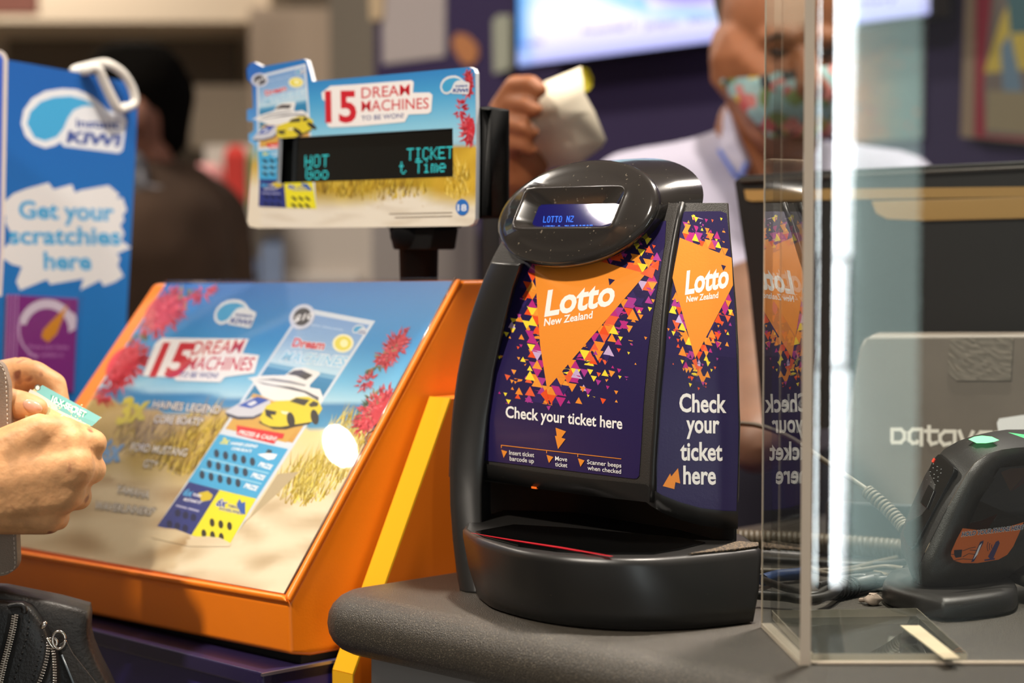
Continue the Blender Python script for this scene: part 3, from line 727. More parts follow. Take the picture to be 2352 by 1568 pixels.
# ================================================================ orange counter display
OR = mat('orange_shell', (238, 124, 14), .38, bump=.05, bscale=600)
S_END = -1.159; ENDP = Plane(E1 * S_END, E1)
rb, rt, rf = ENDP.at(664, 1388), ENDP.at(1064, 644), ENDP.at(668, 1503)
SL = Plane(rb, E1.cross(rt - rb))
lt, lb = SL.at(352, 652), SL.at(-58, 1262)
std = thing('counter_display', 'orange sloping counter display holding a beach prize poster', 'display stand', (E1 * (S_END - .2) + E2 * 1.05 + Z * .94))
back = E2 * .03
r_ring = [rb, rf, rf + E2 * .02 - Z * .004, rf + E2 * .19 - Z * .004, V((0, 0, 0)), rt + back, rt]
r_ring[4] = rf + E2 * .205 + Z * ((rt + back).z - rf.z) * .3
l_ring = [lb, lb + (rf - rb), lb + (rf - rb) + E2 * .02 - Z * .004, lb + (rf - rb) + E2 * .19 - Z * .004, lb + (r_ring[4] - rb), lt + back, lt]
m = MB(); m.loft([l_ring, r_ring], True, True, False); m.build('shell', OR, std, bevel=.006, seg=3, angle=20)
# raised rims round the poster
m = MB(); nS = SL.n
p0, p1 = SL.at(660, 1372), SL.at(-52, 1252); q0, q1 = SL.at(666, 1387), SL.at(-57, 1262)
m.loft([[p0, p0 + nS * .005, q0 + nS * .005, q0], [p1, p1 + nS * .005, q1 + nS * .005, q1]], True, True, False)
m.build('lower_rim', OR, std, bevel=.002)
m = MB(); a0, a1 = SL.at(1052, 650), SL.at(664, 1372); b0, b1 = SL.at(1064, 645), SL.at(668, 1386)
m.loft([[a0, a0 + nS * .005, b0 + nS * .005, b0], [a1, a1 + nS * .005, b1 + nS * .005, b1]], True, True, False); m.build('side_rim', OR, std, bevel=.002)
# the poster
PO = [(383, 653), (1043, 647), (654, 1364), (-3, 1247)]
pst = thing('beach_poster', 'beach poster for 15 dream machines in the orange counter display', 'poster', SL.at(500, 1000, .001))
PU = invbil(bil(*[PO[0], PO[1], PO[2], PO[3]]))
def nz(x, y, s=1): return .5 + .25 * (math.sin(x * .031 * s + 1.3 * math.sin(y * .017 * s)) + math.sin(y * .043 * s + 1.7 * math.sin(x * .023 * s + .5)))
def poster_col(x, y):
    u, v = PU(x, y)
    c = ramp([(0, mixc((26, 102, 186), (110, 150, 206), u)), (.2, (52, 146, 208)), (.33, (112, 186, 224)), (.40, (176, 214, 230)), (.405, (58, 128, 178)), (.47, (70, 150, 194))], v)
    edge = .47 + .02 * math.sin(u * 9) - (.05 if u < .35 else 0) * (1 - u / .35)
    if v > edge:
        g = (198, 168, 104) if u < .6 else (234, 214, 150)
        c = mixc(g, (222, 202, 164), (v - edge) / .25)
        if u < .62 and v < .78:
            k = max(0, 1 - abs(v - .60) / .15) * (.35 + .65 * nz(x * 2.2, y * .6)); c = mixc(c, (166, 132, 30), k)
        if v > .72: c = mixc(c, (164, 130, 86), .8 * max(0, nz(x * .8 + y * .6, y * 2.0) - .42) * 1.7)
        if u > .6: c = mixc(mixc(c, (250, 240, 214), .6 * min(1, (v - edge) / .3)), (176, 148, 108), .5 * max(0, nz(x * 1.3 + y * .4, y * 2.2) - .5) * 2 if v > .66 else 0)
    return c
PP = printmat('poster_print', .45)
D = Decal(SL, 400, base=.0012); D.clip = PO; Dbase(D, [PO], poster_col, 60, 60)
rnd = random.Random(11)
GR = [(176, 142, 30), (150, 118, 26), (206, 176, 52), (226, 200, 84), (126, 98, 30)]
for cx, cy, rx, ry, n in ((330, 1010, 70, 45, 140), (430, 1060, 80, 40, 160), (470, 990, 60, 40, 110)): spikes(D, rnd, cx, cy, rx, ry, n, 42, 2.0, GR, bias=-1.1)
for cx, cy, rx, ry, n in ((760, 1080, 115, 46, 480), (690, 1110, 60, 46, 200), (800, 1010, 60, 46, 220)): spikes(D, rnd, cx, cy, rx, ry, n, 42, 1.4, [(206, 180, 50), (236, 214, 90), (176, 146, 40), (240, 226, 140)], rot=-.75, bias=-1.2)
D.poly([(520, 1242), (640, 1135), (690, 1085), (640, 1090), (575, 1190), (531, 1246)], (190, 172, 136))
card(D, PCARD)
s5 = [(z5(*p)) for p in ((100, 1262), (220, 1288), (330, 1298), (430, 1335), (500, 1362), (560, 1388), (700, 1384), (850, 1400), (930, 1440), (985, 1470), (960, 1500), (500, 1500), (60, 1400))]
D.up(); Dbase(D, [s5], poster_col, 24, 12)
RED = [(206, 44, 58), (226, 70, 84), (196, 36, 54), (232, 98, 110), (206, 60, 80)]
GN = [(70, 90, 60), (110, 120, 80), (150, 140, 90)]
for cx, cy, rx, ry, n, rot in ((335, 760, 40, 14, 30, -.7), (420, 690, 40, 20, 30, -.6)): spikes(D, rnd, cx, cy, rx, ry, n, 16, 4, GN, rot)
for cx, cy, rx, ry, rot in ((375, 718, 46, 32, -.75), (285, 838, 48, 30, -.85), (905, 805, 44, 14, -.9), (868, 945, 56, 22, -.85)): D.ell(cx, cy, rx, ry, (204, 50, 64), rot=rot)
for cx, cy, rx, ry, n, rot in ((375, 718, 58, 42, 190, -.75), (285, 838, 60, 40, 190, -.85), (250, 890, 40, 22, 60, -.8), (468, 672, 26, 10, 40, -.6)): spikes(D, rnd, cx, cy, rx, ry, n, 20, 3.2, RED, rot)
for cx, cy, rx, ry, n, rot in ((880, 830, 50, 10, 30, -.8), (850, 930, 40, 14, 40, -.9)): spikes(D, rnd, cx, cy, rx, ry, n, 14, 3, GN, rot)
for cx, cy, rx, ry, n, rot in ((905, 805, 52, 20, 150, -.9), (845, 878, 22, 10, 40, -.7), (868, 945, 66, 30, 230, -.85)): spikes(D, rnd, cx, cy, rx, ry, n, 15, 2.4, RED, rot)
def clipx(D):
    pass
LM = lambda x, y: (486 + (x - 125) / 633 * 96 + (657 - y) / 387 * 18 + 0, 752 - (657 - y) / 387 * 64 + (x - 125) / 633 * 4)
logo(D, LM)
z5b = lambda x, y: (x / 2.01 + 300, y / 2.01 + 620)
WHT = (244, 240, 240); RD = (206, 32, 46)
D.poly([z5b(*p) for p in ((62, 492), (118, 345), (150, 318), (552, 322), (522, 388), (600, 398), (576, 480), (440, 498), (420, 522), (215, 515), (205, 500))], WHT)
D.text('15', z5b(92, 490), z5b(248, 492), 78, RD, .038, up=(.42, -.98)); U2 = (.40, -.95)
D.text('DREAM', z5b(280, 396), z5b(510, 386), 34, RD, .008, up=U2); D.text('MACHINES', z5b(252, 463), z5b(560, 468), 33, RD, .008, up=U2); D.text('TO BE WON!', z5b(225, 498), z5b(405, 503), 13, (74, 84, 150), .02, up=U2)
U3 = (.30, -.95)
D.text('3x', (268, 975), (338, 962), 62, (206, 190, 40), .05, up=U3)
D.text('6x', (226, 1066), (280, 1058), 56, (60, 140, 200), .05, up=U3)
D.text('6x', (150, 1158), (205, 1145), 50, (60, 60, 130), .05, up=U3)
for s, a, b in (('HAINES LEGEND', (352, 938), (506, 952)), ('CORE BOATS*', (355, 972), (467, 979)), ('FORD MUSTANG', (302, 1036), (430, 1050)), ('GT*', (330, 1074), (362, 1079)), ('YAMAHA', (268, 1132), (344, 1147)), ('WAVERUNNERS*', (219, 1170), (357, 1186))):
    D.text(s, a, b, 19, (240, 232, 220), .008, up=U3, outline=(84, 68, 46), ow=.05)
D.build('poster_sheet', PP, pst, fix=False)
m = MB(); m.prism([SL.at(x, y, .0006) for x, y in PO], nS * -.0005); m.build('poster_backing', mat('paper', (236, 234, 228), .7), pst)
# clear cover with thumb notch
CO = [(386, 650), (1052, 643), (905, 920), (868, 992), (852, 1000), (845, 1012), (850, 1026), (838, 1048), (660, 1370), (10, 1256)]
m = MB(); m.prism([SL.at(x, y, .0042) for x, y in CO], nS * -.0022); cv = m.build('clear_cover', clearmat('clear_cover_sheet', (252, 252, 252), 1.45, .015, 1.0), std)
m = MB(); m.tube([SL.at(x, y, .0035) for x, y in CO[1:9]], .0009, 6); m.build('cover_edge', mat('smoky_edge', (120, 96, 80), .15, coat=.5), std)

# ================================================================ orange divider with yellow edge between display and worktop
DVP = Plane(E1 * -1.130, E1)
dv = thing('divider_panel', 'orange upright divider with sloping yellow edge at the end of the worktop', 'divider panel', E1 * -1.13 + E2 * 1.2)
t_, b_ = DVP.at(1036, 915), DVP.at(872, 1380); low = b_ + (b_ - t_) * ((b_.z - .93) / (t_.z - b_.z))
ring = [t_, low, V((low.x, low.y, 0)), V((low.x, low.y, 0)) + E2 * .5, t_ + E2 * .34]
m = MB(); m.prism(ring, E1 * -.0235); m.build('board', mat('orange_laminate', (212, 104, 8), .45), dv, bevel=.001)
ed = E2 * -.0012
m = MB(); tt = (t_ - low).normalized(); off = (tt.cross(E1)).normalized(); off = off if off.dot(E2) < 0 else -off
m.loft([[p + off * .0012, p + off * .0012 - E1 * .0235, p - E1 * .0235 - off * .0005, p - off * .0005] for p in (t_, low)] , True, True, False)
m.loft([[p + ed, p + ed - E1 * .0235, p - E1 * .0235, p] for p in (low, V((low.x, low.y, .0)))], True, True, False)
m.build('yellow_edge', mat('yellow_edging', (236, 176, 30), .4), dv)

# ================================================================ purple cabinet under the display
fpl = rf.dot(E2) - .028
cab = thing('display_cabinet', 'dark purple cabinet carrying the orange counter display', 'cabinet', E1 * (S_END - .3) + E2 * (fpl + .2))
PUR = mat('purple_laminate', (38, 28, 92), .38)
zt_c = rf.z - .009; sE = S_END + .0025
m = MB(); m.prism([E1 * sE + E2 * (fpl + .008), E1 * sE + E2 * (fpl + .75), E1 * (sE - 1.5) + E2 * (fpl + .75), E1 * (sE - 1.5) + E2 * (fpl + .008)], (0, 0, zt_c - .001)); m.build('carcass', PUR, cab)
m = MB(); m.prism([E1 * sE + E2 * fpl + Z * (zt_c - .012), E1 * sE + E2 * (fpl + .75) + Z * (zt_c - .012), E1 * (sE - 1.5) + E2 * (fpl + .75) + Z * (zt_c - .012), E1 * (sE - 1.5) + E2 * fpl + Z * (zt_c - .012)], (0, 0, .012)); m.build('top', mat('purple_metal', (34, 26, 62), .4, dust=((90, 82, 90), 900, .70)), cab, bevel=.002)
m = MB(); m.prism([E1 * (S_END - .003) + E2 * (fpl + .04) + Z * zt_c, E1 * (S_END - .003) + E2 * (fpl + .26) + Z * zt_c, E1 * (S_END - .5) + E2 * (fpl + .26) + Z * zt_c, E1 * (S_END - .5) + E2 * (fpl + .04) + Z * zt_c], (0, 0, .006)); m.build('foot_pad', mat('rubber_black', (14, 14, 14), .8), std)
m = MB(); m.box(E1 * (sE - .001) + E2 * (fpl - .001) + Z * (zt_c - .0025), E1 * .002, E2 * .7, (0, 0, .0022)); o = m.build('end_trim', mat('bright_trim', (150, 140, 150), .3, metal=.8), cab)

# ================================================================ pole display with printed header
vp = atY(840, 340, 1.68); VP_ = Plane(vp, -E2)
pd = thing('pole_display', 'customer pole display with black text screen framed by a beach sign', 'customer display', V((vp.x, vp.y + .05, zt_c)))
SO = [(584, 143), (603, 153), (698, 136), (705, 139), (712, 163), (718, 187), (1078, 154), (1088, 158), (1092, 168), (1094, 340), (1092, 503), (1087, 514), (1075, 519), (840, 522), (592, 524), (573, 520), (568, 508), (575, 420), (580, 360), (583, 332), (572, 325), (571, 308), (583, 300), (583, 280), (568, 277), (568, 252), (582, 248), (580, 195), (569, 182), (567, 160), (574, 147)]
HOLE = [(640, 317), (1040, 294), (1041, 406), (636, 421)]
def sign_col(x, y):
    yy = y + (x - 830) * .07
    c = ramp([(150, (40, 120, 196)), (220, (70, 160, 216)), (300, (140, 206, 236)), (340, (170, 214, 234)), (360, (110, 160, 190)), (372, (206, 176, 80))], yy)
    k = 430 + 40 * math.sin((x - 600) * .006) - (60 if x > 980 else 0) * (x - 980) / 110
    if y > 365: c = mixc((196, 162, 44), (172, 140, 40), nz(x * 3, y)) if y < k + 40 else c
    if x > 1000 and 330 < y < 470: c = mixc((222, 184, 60), (190, 150, 40), nz(x * 2, y * 2))
    if y > 440 or (y > 430 and 850 < x < 1010): 
        t = min(1, (y - 440 + 30 * math.exp(-((x - 930) / 60) ** 2)) / 40); c = mixc(c, (236, 228, 212), max(0, t))
        c = mixc(c, (206, 192, 170), .5 * max(0, nz(x * 1.4, y * 5) - .5) * 2 * max(0, t))
    if x < 600: c = ramp([(180, (50, 110, 196)), (330, (110, 180, 232)), (380, (206, 170, 70)), (430, (236, 226, 205))], y)
    return c
m = MB(); tri = tessellate_polygon([[V((x, y, 0)) for x, y in l] for l in (SO, HOLE)]); fl = SO + HOLE
f_ = [VP_.at(x, y, 0) for x, y in fl]; b2 = [p + E2 * .004 for p in f_]; n_ = len(fl)
m.idx(f_ + b2, [tuple(t) for t in tri] + [tuple(n_ + i for i in reversed(t)) for t in tri] + [(i, (i + 1) % len(SO), n_ + (i + 1) % len(SO), n_ + i) for i in range(len(SO))] + [(len(SO) + i, len(SO) + (i + 1) % 4, n_ + len(SO) + (i + 1) % 4, n_ + len(SO) + i) for i in range(4)])
m.build('header_board', mat('white_board', (228, 230, 236), .4), pd)
D = Decal(VP_, 400, base=.0003); D.clip = SO; Dbase(D, [SO, HOLE], sign_col, 40, 40); D.lay = 2
spikes(D, rnd, 860, 440, 130, 22, 160, 26, 1.6, GR, bias=-1.5); spikes(D, rnd, 1050, 420, 32, 40, 120, 26, 1.6, [(226, 192, 70), (200, 160, 40), (240, 214, 110)], bias=-1.5)
spikes(D, rnd, 900, 470, 90, 8, 10, 8, 2, [(220, 206, 180)])
sc_out = [(602, 160)]
card(D, bil((590, 174), (703, 146), (728, 479), (595, 474)))
D.ell(1081, 296, 11, 26, (206, 44, 58)); D.ell(1078, 195, 8, 26, (206, 60, 70))
spikes(D, rnd, 1076, 195, 8, 30, 60, 10, 2.5, RED); spikes(D, rnd, 1060, 250, 10, 22, 40, 10, 2.5, RED); spikes(D, rnd, 1078, 300, 14, 30, 90, 14, 2.5, RED)
logo(D, lambda x, y: (1012 + (x - 125) / 633 * 68, 222 - (657 - y) / 387 * 46 - (x - 125) / 633 * 6))
z_4 = lambda x, y: (x / 2.903 + 540, y / 2.903 + 120)
D.poly([z_4(*p) for p in ((580, 270), (640, 225), (800, 215), (1180, 186), (1195, 200), (1190, 270), (1300, 268), (1320, 285), (1312, 395), (1290, 410), (1160, 415), (1135, 465), (840, 492), (640, 502), (618, 490), (615, 330), (585, 315))], WHT)
D.text('15', z_4(606, 462), z_4(815, 460), 72, RD, .03, up=(-.02, -1))
D.text('DREAM', z_4(846, 308), z_4(1168, 285), 26, RD, .006, up=(0, -1)); D.text('MACHINES', z_4(846, 396), z_4(1295, 374), 26, RD, .006, up=(0, -1)); D.text('TO BE WON!', z_4(846, 455), z_4(1128, 436), 11, (84, 96, 150), .015, up=(0, -1))
D.ell(1063, 476, 15, 19, (40, 112, 196)); D.text('18', (1052, 484), (1073, 484), 15, (230, 236, 246), .03, up=(0, -1))
for a, b in (((895, 491), (1040, 488)), ((908, 499), (1040, 496))): D.line(a, b, 2, (150, 136, 120))
cut_hole(D.build('header_print', PP, pd, fix=False), HOLE)
BK = mat('display_black', (15, 15, 15), .65, spec=.15)
m = MB(); q = [VP_.at(x, y) + E2 * .004 for x, y in ((600, 262), (1098, 246), (1098, 500), (600, 512))]; m.prism([p + E2 * .010 for p in q], E2 * .022)
for i in range(4):
    a, b = q[i], q[(i + 1) % 4]; c = (q[0] + q[2]) / 2
    m.loft([[a, b], [a + E2 * .01, b + E2 * .01], [a.lerp(c, .06) + E2 * .01, b.lerp(c, .06) + E2 * .01], [a.lerp(c, .06), b.lerp(c, .06)]], False, False, False)
m.build('housing', BK, pd, bevel=.002)
m = MB(); sp = [VP_.at(x, y) + E2 * .0105 for x, y in ((622, 312), (1052, 288), (1052, 414), (622, 428))]; m.face([p for p in sp]); scr = m.build('screen', mat('vfd_glass', (8, 10, 10), .1, coat=.3), pd)
VPS = Plane(sp[0], -E2); D = Decal(VPS, 400, base=.0003)
CY = (60, 214, 206); A_ = (13.4, -.55)
dots(D, 'HOT', (702, 383), (19.5, -.9), (3.1, -.15), (1, -1), (.1, -4.0), 1.5, CY)
dots(D, 'Goo', (704, 411), (18.2, -.8), (3.1, -.15), (1, -1), (.1, -4.0), 1.5, CY)
dots(D, 'TICKET', (936, 367), (18.2, -.9), (3.2, -.16), (1, -1), (.1, -4.1), 1.5, CY)
dots(D, 't Time', (919, 398), (18.2, -.9), (3.2, -.16), (1, -1), (.1, -4.1), 1.5, CY)
o = D.build('screen_text', mat('vfd_cyan', (20, 80, 80), .5, emit=((54, 195, 192), 1.5)), scr, fix=False); o['label'] = 'glowing turquoise dot letters'
pc = VP_.at(912, 540) + E2 * .024
m = MB(); 
def circ(c, r, n=20): return [c + V((math.cos(k / n * 6.2832) * r, math.sin(k / n * 6.2832) * r, 0)) for k in range(n)]
zz = pc.z
m.loft([circ(V((pc.x, pc.y, z)), r) for z, r in ((zz + .012, .024), (zz - .002, .024), (zz - .010, .0205), (zz - .012, .0165), (zz - .06, .0155), (zt_c + .012, .0155), (zt_c + .010, .034), (zt_c, .036))], True, True, True); m.build('pole', mat('pole_black', (9, 9, 10), .7, spec=.1), pd)
m = MB(); h = VP_.at(925, 523) + E2 * .006; m.box(h - E1 * .030, E1 * .060, E2 * .034, (0, 0, .012)); m.prism([h - E1 * .026 , h + E1 * .030, h + E1 * .026 - Z * .018, h - E1 * .02 - Z * .018], E2 * .03); m.build('tilt_bracket', BK, pd, bevel=.002)

# ================================================================ blue scratch-ticket sign with clip
bd = V((.53, .85, 0)).normalized(); bp0 = atY(160, 500, 2.0); BP = Plane(bp0, V((.85, -.53, 0)))
bs = thing('ticket_sign', 'tall blue sign board telling customers to get scratchies here', 'sign', V((bp0.x, bp0.y, zt_c)))
BO = [(12, 137), (60, 145), (160, 163), (240, 177), (300, 190), (313, 199), (316, 214), (312, 330), (300, 560), (289, 760), (276, 940), (262, 1150), (-80, 1150), (-80, 900), (2, 600)]
BLU = (30, 94, 170)
m = MB(); m.prism([BP.at(*p) for p in BO], V((-.85, .53, 0)) * .005); q = [BP.at(*p) for p in ((-70, 1150), (262, 1150))]
m.prism([q[0], q[1], V((q[1].x, q[1].y, zt_c)), V((q[0].x, q[0].y, zt_c))], V((-.85, .53, 0)) * .005); m.build('board', mat('blue_board', (26, 88, 164), .4), bs)
D = Decal(BP, 300, base=.0003); Dbase(D, [BO], lambda x, y: ramp([(130, (26, 92, 172)), (600, (26, 110, 184)), (900, (28, 116, 186))], y), 8, 16)
Z1 = lambda x, y: (x / 2.613, 100 + y / 2.613)
logo(D, Z1)
SPL = [(15, 960), (80, 900), (160, 870), (290, 835), (320, 875), (430, 845), (450, 895), (480, 880), (650, 850), (715, 905), (700, 930), (735, 925), (760, 1000), (735, 1030), (745, 1060), (720, 1090), (745, 1140), (725, 1180), (785, 1225), (700, 1260), (720, 1290), (705, 1330), (740, 1395), (690, 1430), (620, 1455), (600, 1420), (480, 1480), (500, 1410), (300, 1445), (280, 1415), (120, 1480), (95, 1430), (130, 1340), (70, 1325), (20, 1290), (10, 1240), (50, 1200), (70, 1150), (30, 1070), (35, 1040), (15, 1010)]
D.poly([Z1(*p) for p in SPL], (222, 222, 222))
CB = (52, 160, 214)
for s, a, b in (('Get your', (112, 1046), (685, 1062)), ('scratchies', (55, 1200), (725, 1206)), ('here', (262, 1352), (548, 1356))): D.text(s, Z1(*a), Z1(*b), 41, CB, .03, up=(-.03, -1))
D.build('sign_print', PP, bs, fix=False)
pk = thing('gauge_card', 'purple card with dial and orange needle in clear pocket on the blue sign', 'card', BP.at(90, 780, .002))
m = MB(); CPK = [(12, 676), (176, 686), (166, 900), (4, 890)]; m.prism([BP.at(x, y, .0016) for x, y in CPK], V((-.85, .53, 0)) * .001)
m.build('card_stock', mat('paper', (236, 234, 228), .7), pk)
D = Decal(BP, 300, base=.0018); D.poly(CPK, (136, 46, 132)); Z2 = lambda x, y: (x / 2.24, 640 + y / 2.24)
ar = [Z2(235 + 150 * math.cos(t), 260 + 155 * math.sin(t)) for t in [math.radians(a) for a in range(190, 366, 8)]]; ai = [Z2(235 + 112 * math.cos(t), 270 + 118 * math.sin(t)) for t in [math.radians(a) for a in range(364, 188, -8)]]
D.poly(ar + ai, (226, 214, 226)); ar = [Z2(235 + 150 * math.cos(t), 262 + 158 * math.sin(t)) for t in [math.radians(a) for a in range(110, 200, 8)]]; ai = [Z2(235 + 138 * math.cos(t), 262 + 146 * math.sin(t)) for t in [math.radians(a) for a in range(198, 108, -8)]]
D.poly(ar + ai, (206, 170, 206)); D.poly([Z2(*p) for p in ((345, 130), (285, 285), (240, 328), (205, 300), (215, 262), (250, 225))], (226, 150, 40)); D.ell(*Z2(362, 212), 11, 18, (226, 214, 226))
for s, a, b in (('Know your limits', (140, 358), (345, 362)), ('play within it', (140, 398), (320, 402))): D.text(s, Z2(*a), Z2(*b), 10, (196, 130, 190), .02, up=(0, -1))
for x in (38, 62, 84): D.line(Z2(x, 80), Z2(x - 12, 420), 3, (200, 150, 200))
D.build('card_print', PP, pk, fix=False)
m = MB(); m.prism([BP.at(x, y, .0042) for x, y in [(6, 668), (184, 680), (172, 910), (0, 905)]], V((-.85, .53, 0)) * .0012); m.build('clear_pocket', clearmat('pocket_film', (250, 250, 252), 1.3, .08), pk)
cl = thing('white_clip', 'white plastic clip hooked over the top corner of the blue sign', 'clip', BP.at(240, 200, .006))
def bpt(x, y, o): return BP.at(x, y, o)
m = MB(); CLP = mat('white_plastic', (226, 222, 214), .4)
bar = [bpt(186, 166, -.010), bpt(194, 161, .004), bpt(206, 158, .010), bpt(222, 190, .010), bpt(246, 238, .010), bpt(258, 252, .010), bpt(272, 247, .010)]
m.tube(smoothpath(bar, 5), .0052, 10); m.build('bar', CLP, cl)
arm = [bpt(228, 147, -.006), bpt(236, 146, .006), bpt(262, 168, .011), bpt(284, 202, .011), bpt(291, 232, .011), bpt(281, 245, .011), bpt(264, 250, .010)]
m = MB(); m.tube(smoothpath(arm, 5), .0046, 10); m.build('arm', CLP, cl)
m = MB(); m.tube(smoothpath([bpt(186, 166, -.010), bpt(200, 158, -.016), bpt(228, 147, -.006)], 5), .0045, 10); m.build('hook', CLP, cl)
nb = thing('end_sign', 'blue edged white sign panel at the far left beside the blue sign board', 'sign', V((atY(-40, 300, 1.86).x, 1.86, zt_c)))
NBP = Plane(atY(0, 300, 1.86), V((.6, -.8, 0)))
m = MB(); pts = [NBP.at(*p) for p in ((-150, 100), (4, 116), (12, 122), (18, 134), (10, 560), (4, 680), (-150, 680))]; m.prism(pts, V((-.6, .8, 0)) * .006); q = [NBP.at(-150, 680), NBP.at(-30, 680)]; m.prism([q[0], q[1], V((q[1].x, q[1].y, zt_c)), V((q[0].x, q[0].y, zt_c))], V((-.6, .8, 0)) * .006); m.build('panel', mat('pale_sign_edge', (206, 196, 190), .4), nb)
m = MB(); m.prism([NBP.at(x, y, .0006) for x, y in ((-150, 106), (0, 124), (7, 136), (0, 560), (-4, 660), (-150, 670))], V((-.6, .8, 0)) * .0006); m.build('blue_face', mat('blue_board2', (56, 92, 190), .4), nb)
# ================================================================ clear screen on the worktop
CLR = clearmat('clear_acrylic', (246, 249, 248), 1.49, .0, 1.0)
EDGE = mat('frosted_edge', (186, 170, 152), .45, spec=.5)
sh = thing('clear_screen', 'clear plastic counter screen with foot plate standing right of the ticket checker', 'screen', V((.22, 1.22, ZC)))
A = atZ(1838, 1530, ZC); Bk = atZ(1749, 1441, ZC); HT = .62
sd = (Bk - A); sx = V((.0058, 0, 0))
m = MB(); m.prism([A + Z * .001, Bk + Z * .001, Bk + sx + Z * .001, A + sx + Z * .001], (0, 0, HT)); m.build('side_sheet', CLR, sh)
m = MB(); m.prism([A + V((-.0002, -.0006, .001)), A + sx + V((.0002, -.0006, .001)), A + sx + V((.0002, 0, .001)), A + V((-.0002, 0, .001))], (0, 0, HT)); o = m.build('cut_edge', EDGE, sh); o['label'] = 'frosted cut edge of the clear sheet'
bw = V((.0007, .0012, 0)); m = MB(); m.prism([Bk + Z * .001 + V((-.0002, 0, 0)), Bk + Z * .001 + V((.0009, 0, 0)), Bk + V((.0009, .001, .001)), Bk + V((-.0002, .001, .001))], (0, 0, HT)); m.build('far_edge', EDGE, sh)
# front sheet with a bent left end
FY = A.y + .003; x0 = A.x + .0075; RB = .010; prof = []
for k in range(33):
    t = math.pi - k / 32 * math.pi / 2; prof.append((x0 + RB + RB * math.cos(t), FY + RB - RB * math.sin(t)))
outer = prof + [(1.0, FY)]; inner = [(1.0, FY + .005)] + [(x0 + RB + (RB - .005) * math.cos(math.pi - k / 32 * math.pi / 2), FY + RB - (RB - .005) * math.sin(math.pi - k / 32 * math.pi / 2)) for k in range(32, -1, -1)]
ring = lambda z: [V((x, y, z)) for x, y in outer + inner]
m = MB(); m.loft([ring(ZC + .001), ring(ZC + HT)], True, True, False); fs = m.build('front_sheet', CLR, sh)
fs.data.polygons.foreach_set('use_smooth', [False] * len(fs.data.polygons))
m = MB(); m.prism([V((x0, FY - .0004, ZC + .0006)), V((1.0, FY - .0004, ZC + .0006)), V((1.0, FY + .0052, ZC + .0006)), V((x0, FY + .0052, ZC + .0006))], (0, 0, .0012)); m.build('bottom_edge', EDGE, sh)
m = MB(); m.prism([A + V((-.0004, 0, .0004)), Bk + V((-.0004, 0, .0004)), Bk + V((.0062, 0, .0004)), A + V((.0062, 0, .0004))], (0, 0, .0026)); m.build('side_bottom_edge', mat('foot_edge_frost', (224, 210, 190), .3, alpha=.42), sh)
# foot plate
fp = [(A.x + .009, FY + .0065), (.2715, FY + .0065), (.2715, 1.326), (A.x + .003, 1.318)]
m = MB(); m.prism([V((x, y, ZC + .0005)) for x, y in fp], (0, 0, .0055)); m.build('foot_plate', CLR, sh)
m = MB()
for i in range(4):
    a, b = V((*fp[i], ZC + .0005)), V((*fp[(i + 1) % 4], ZC + .0005)); m.prism([a, b, b + Z * .0052, a + Z * .0052], (b - a).cross(Z).normalized() * .0005)
m.build('foot_edge', mat('foot_edge_frost', (224, 210, 190), .3, alpha=.42), sh)
tp = thing('tape_strip', 'cream tape strip stuck on the clear foot plate', 'tape', V((.255, 1.25, ZC + .0062)))
m = MB(); m.prism([atZ(x, y, ZC + .0063) for x, y in ((2068, 1437), (2112, 1437), (2205, 1512), (2168, 1513))], (0, 0, .0004)); m.build('strip', mat('cream_tape', (190, 176, 148), .7), tp)

# ================================================================ lit shopfront column behind the photographer, mirrored in the clear screen
MY = FY; YS = -1.5; vy = 2 * MY - YS
def vx(px): return (px - 1176) / FPX * vy * 1.0
def vz(py): return 1.25 - (py - 560) / FPX * vy
col_ = thing('light_column', 'tall shopfront light column mirrored as a white stripe in the clear screen', 'lamp', V((vx(1915), YS - .04, 0)))
m = MB(); m.box((vx(1868), YS - .09, 0), (vx(2120) - vx(1868), 0, 0), (0, .07, 0), (0, 0, 2.7)); m.build('post', mat('post_dark', (30, 30, 32), .6), col_)
TB = mat('lit_tube', (255, 255, 255), .5, emit=((246, 252, 255), 26))
for (py0, py1) in ((588, -300), (838, 598), (1345, 852)):
    m = MB(); c0 = V((vx(1904 if py0 > 900 else (1914 if py0 > 700 else 1916)), YS - .012, vz(py0))); c1 = V((vx(1914 if py0 > 900 else (1917 if py0 > 700 else 1924)), YS - .012, vz(py1)))
    m.tube([c0, c0.lerp(c1, .5), c1], .034 if not 700 < py0 < 900 else .027, 14); m.build('light_tube', TB, col_)
m = MB(); m.box((vx(1962), YS - .02, vz(1350)), (vx(2114) - vx(1962), 0, 0), (0, .012, 0), (0, 0, 2.62 - vz(1350))); m.build('light_panel', mat('lit_panel', (200, 220, 216), .5, emit=((196, 220, 214), 4.4)), col_)

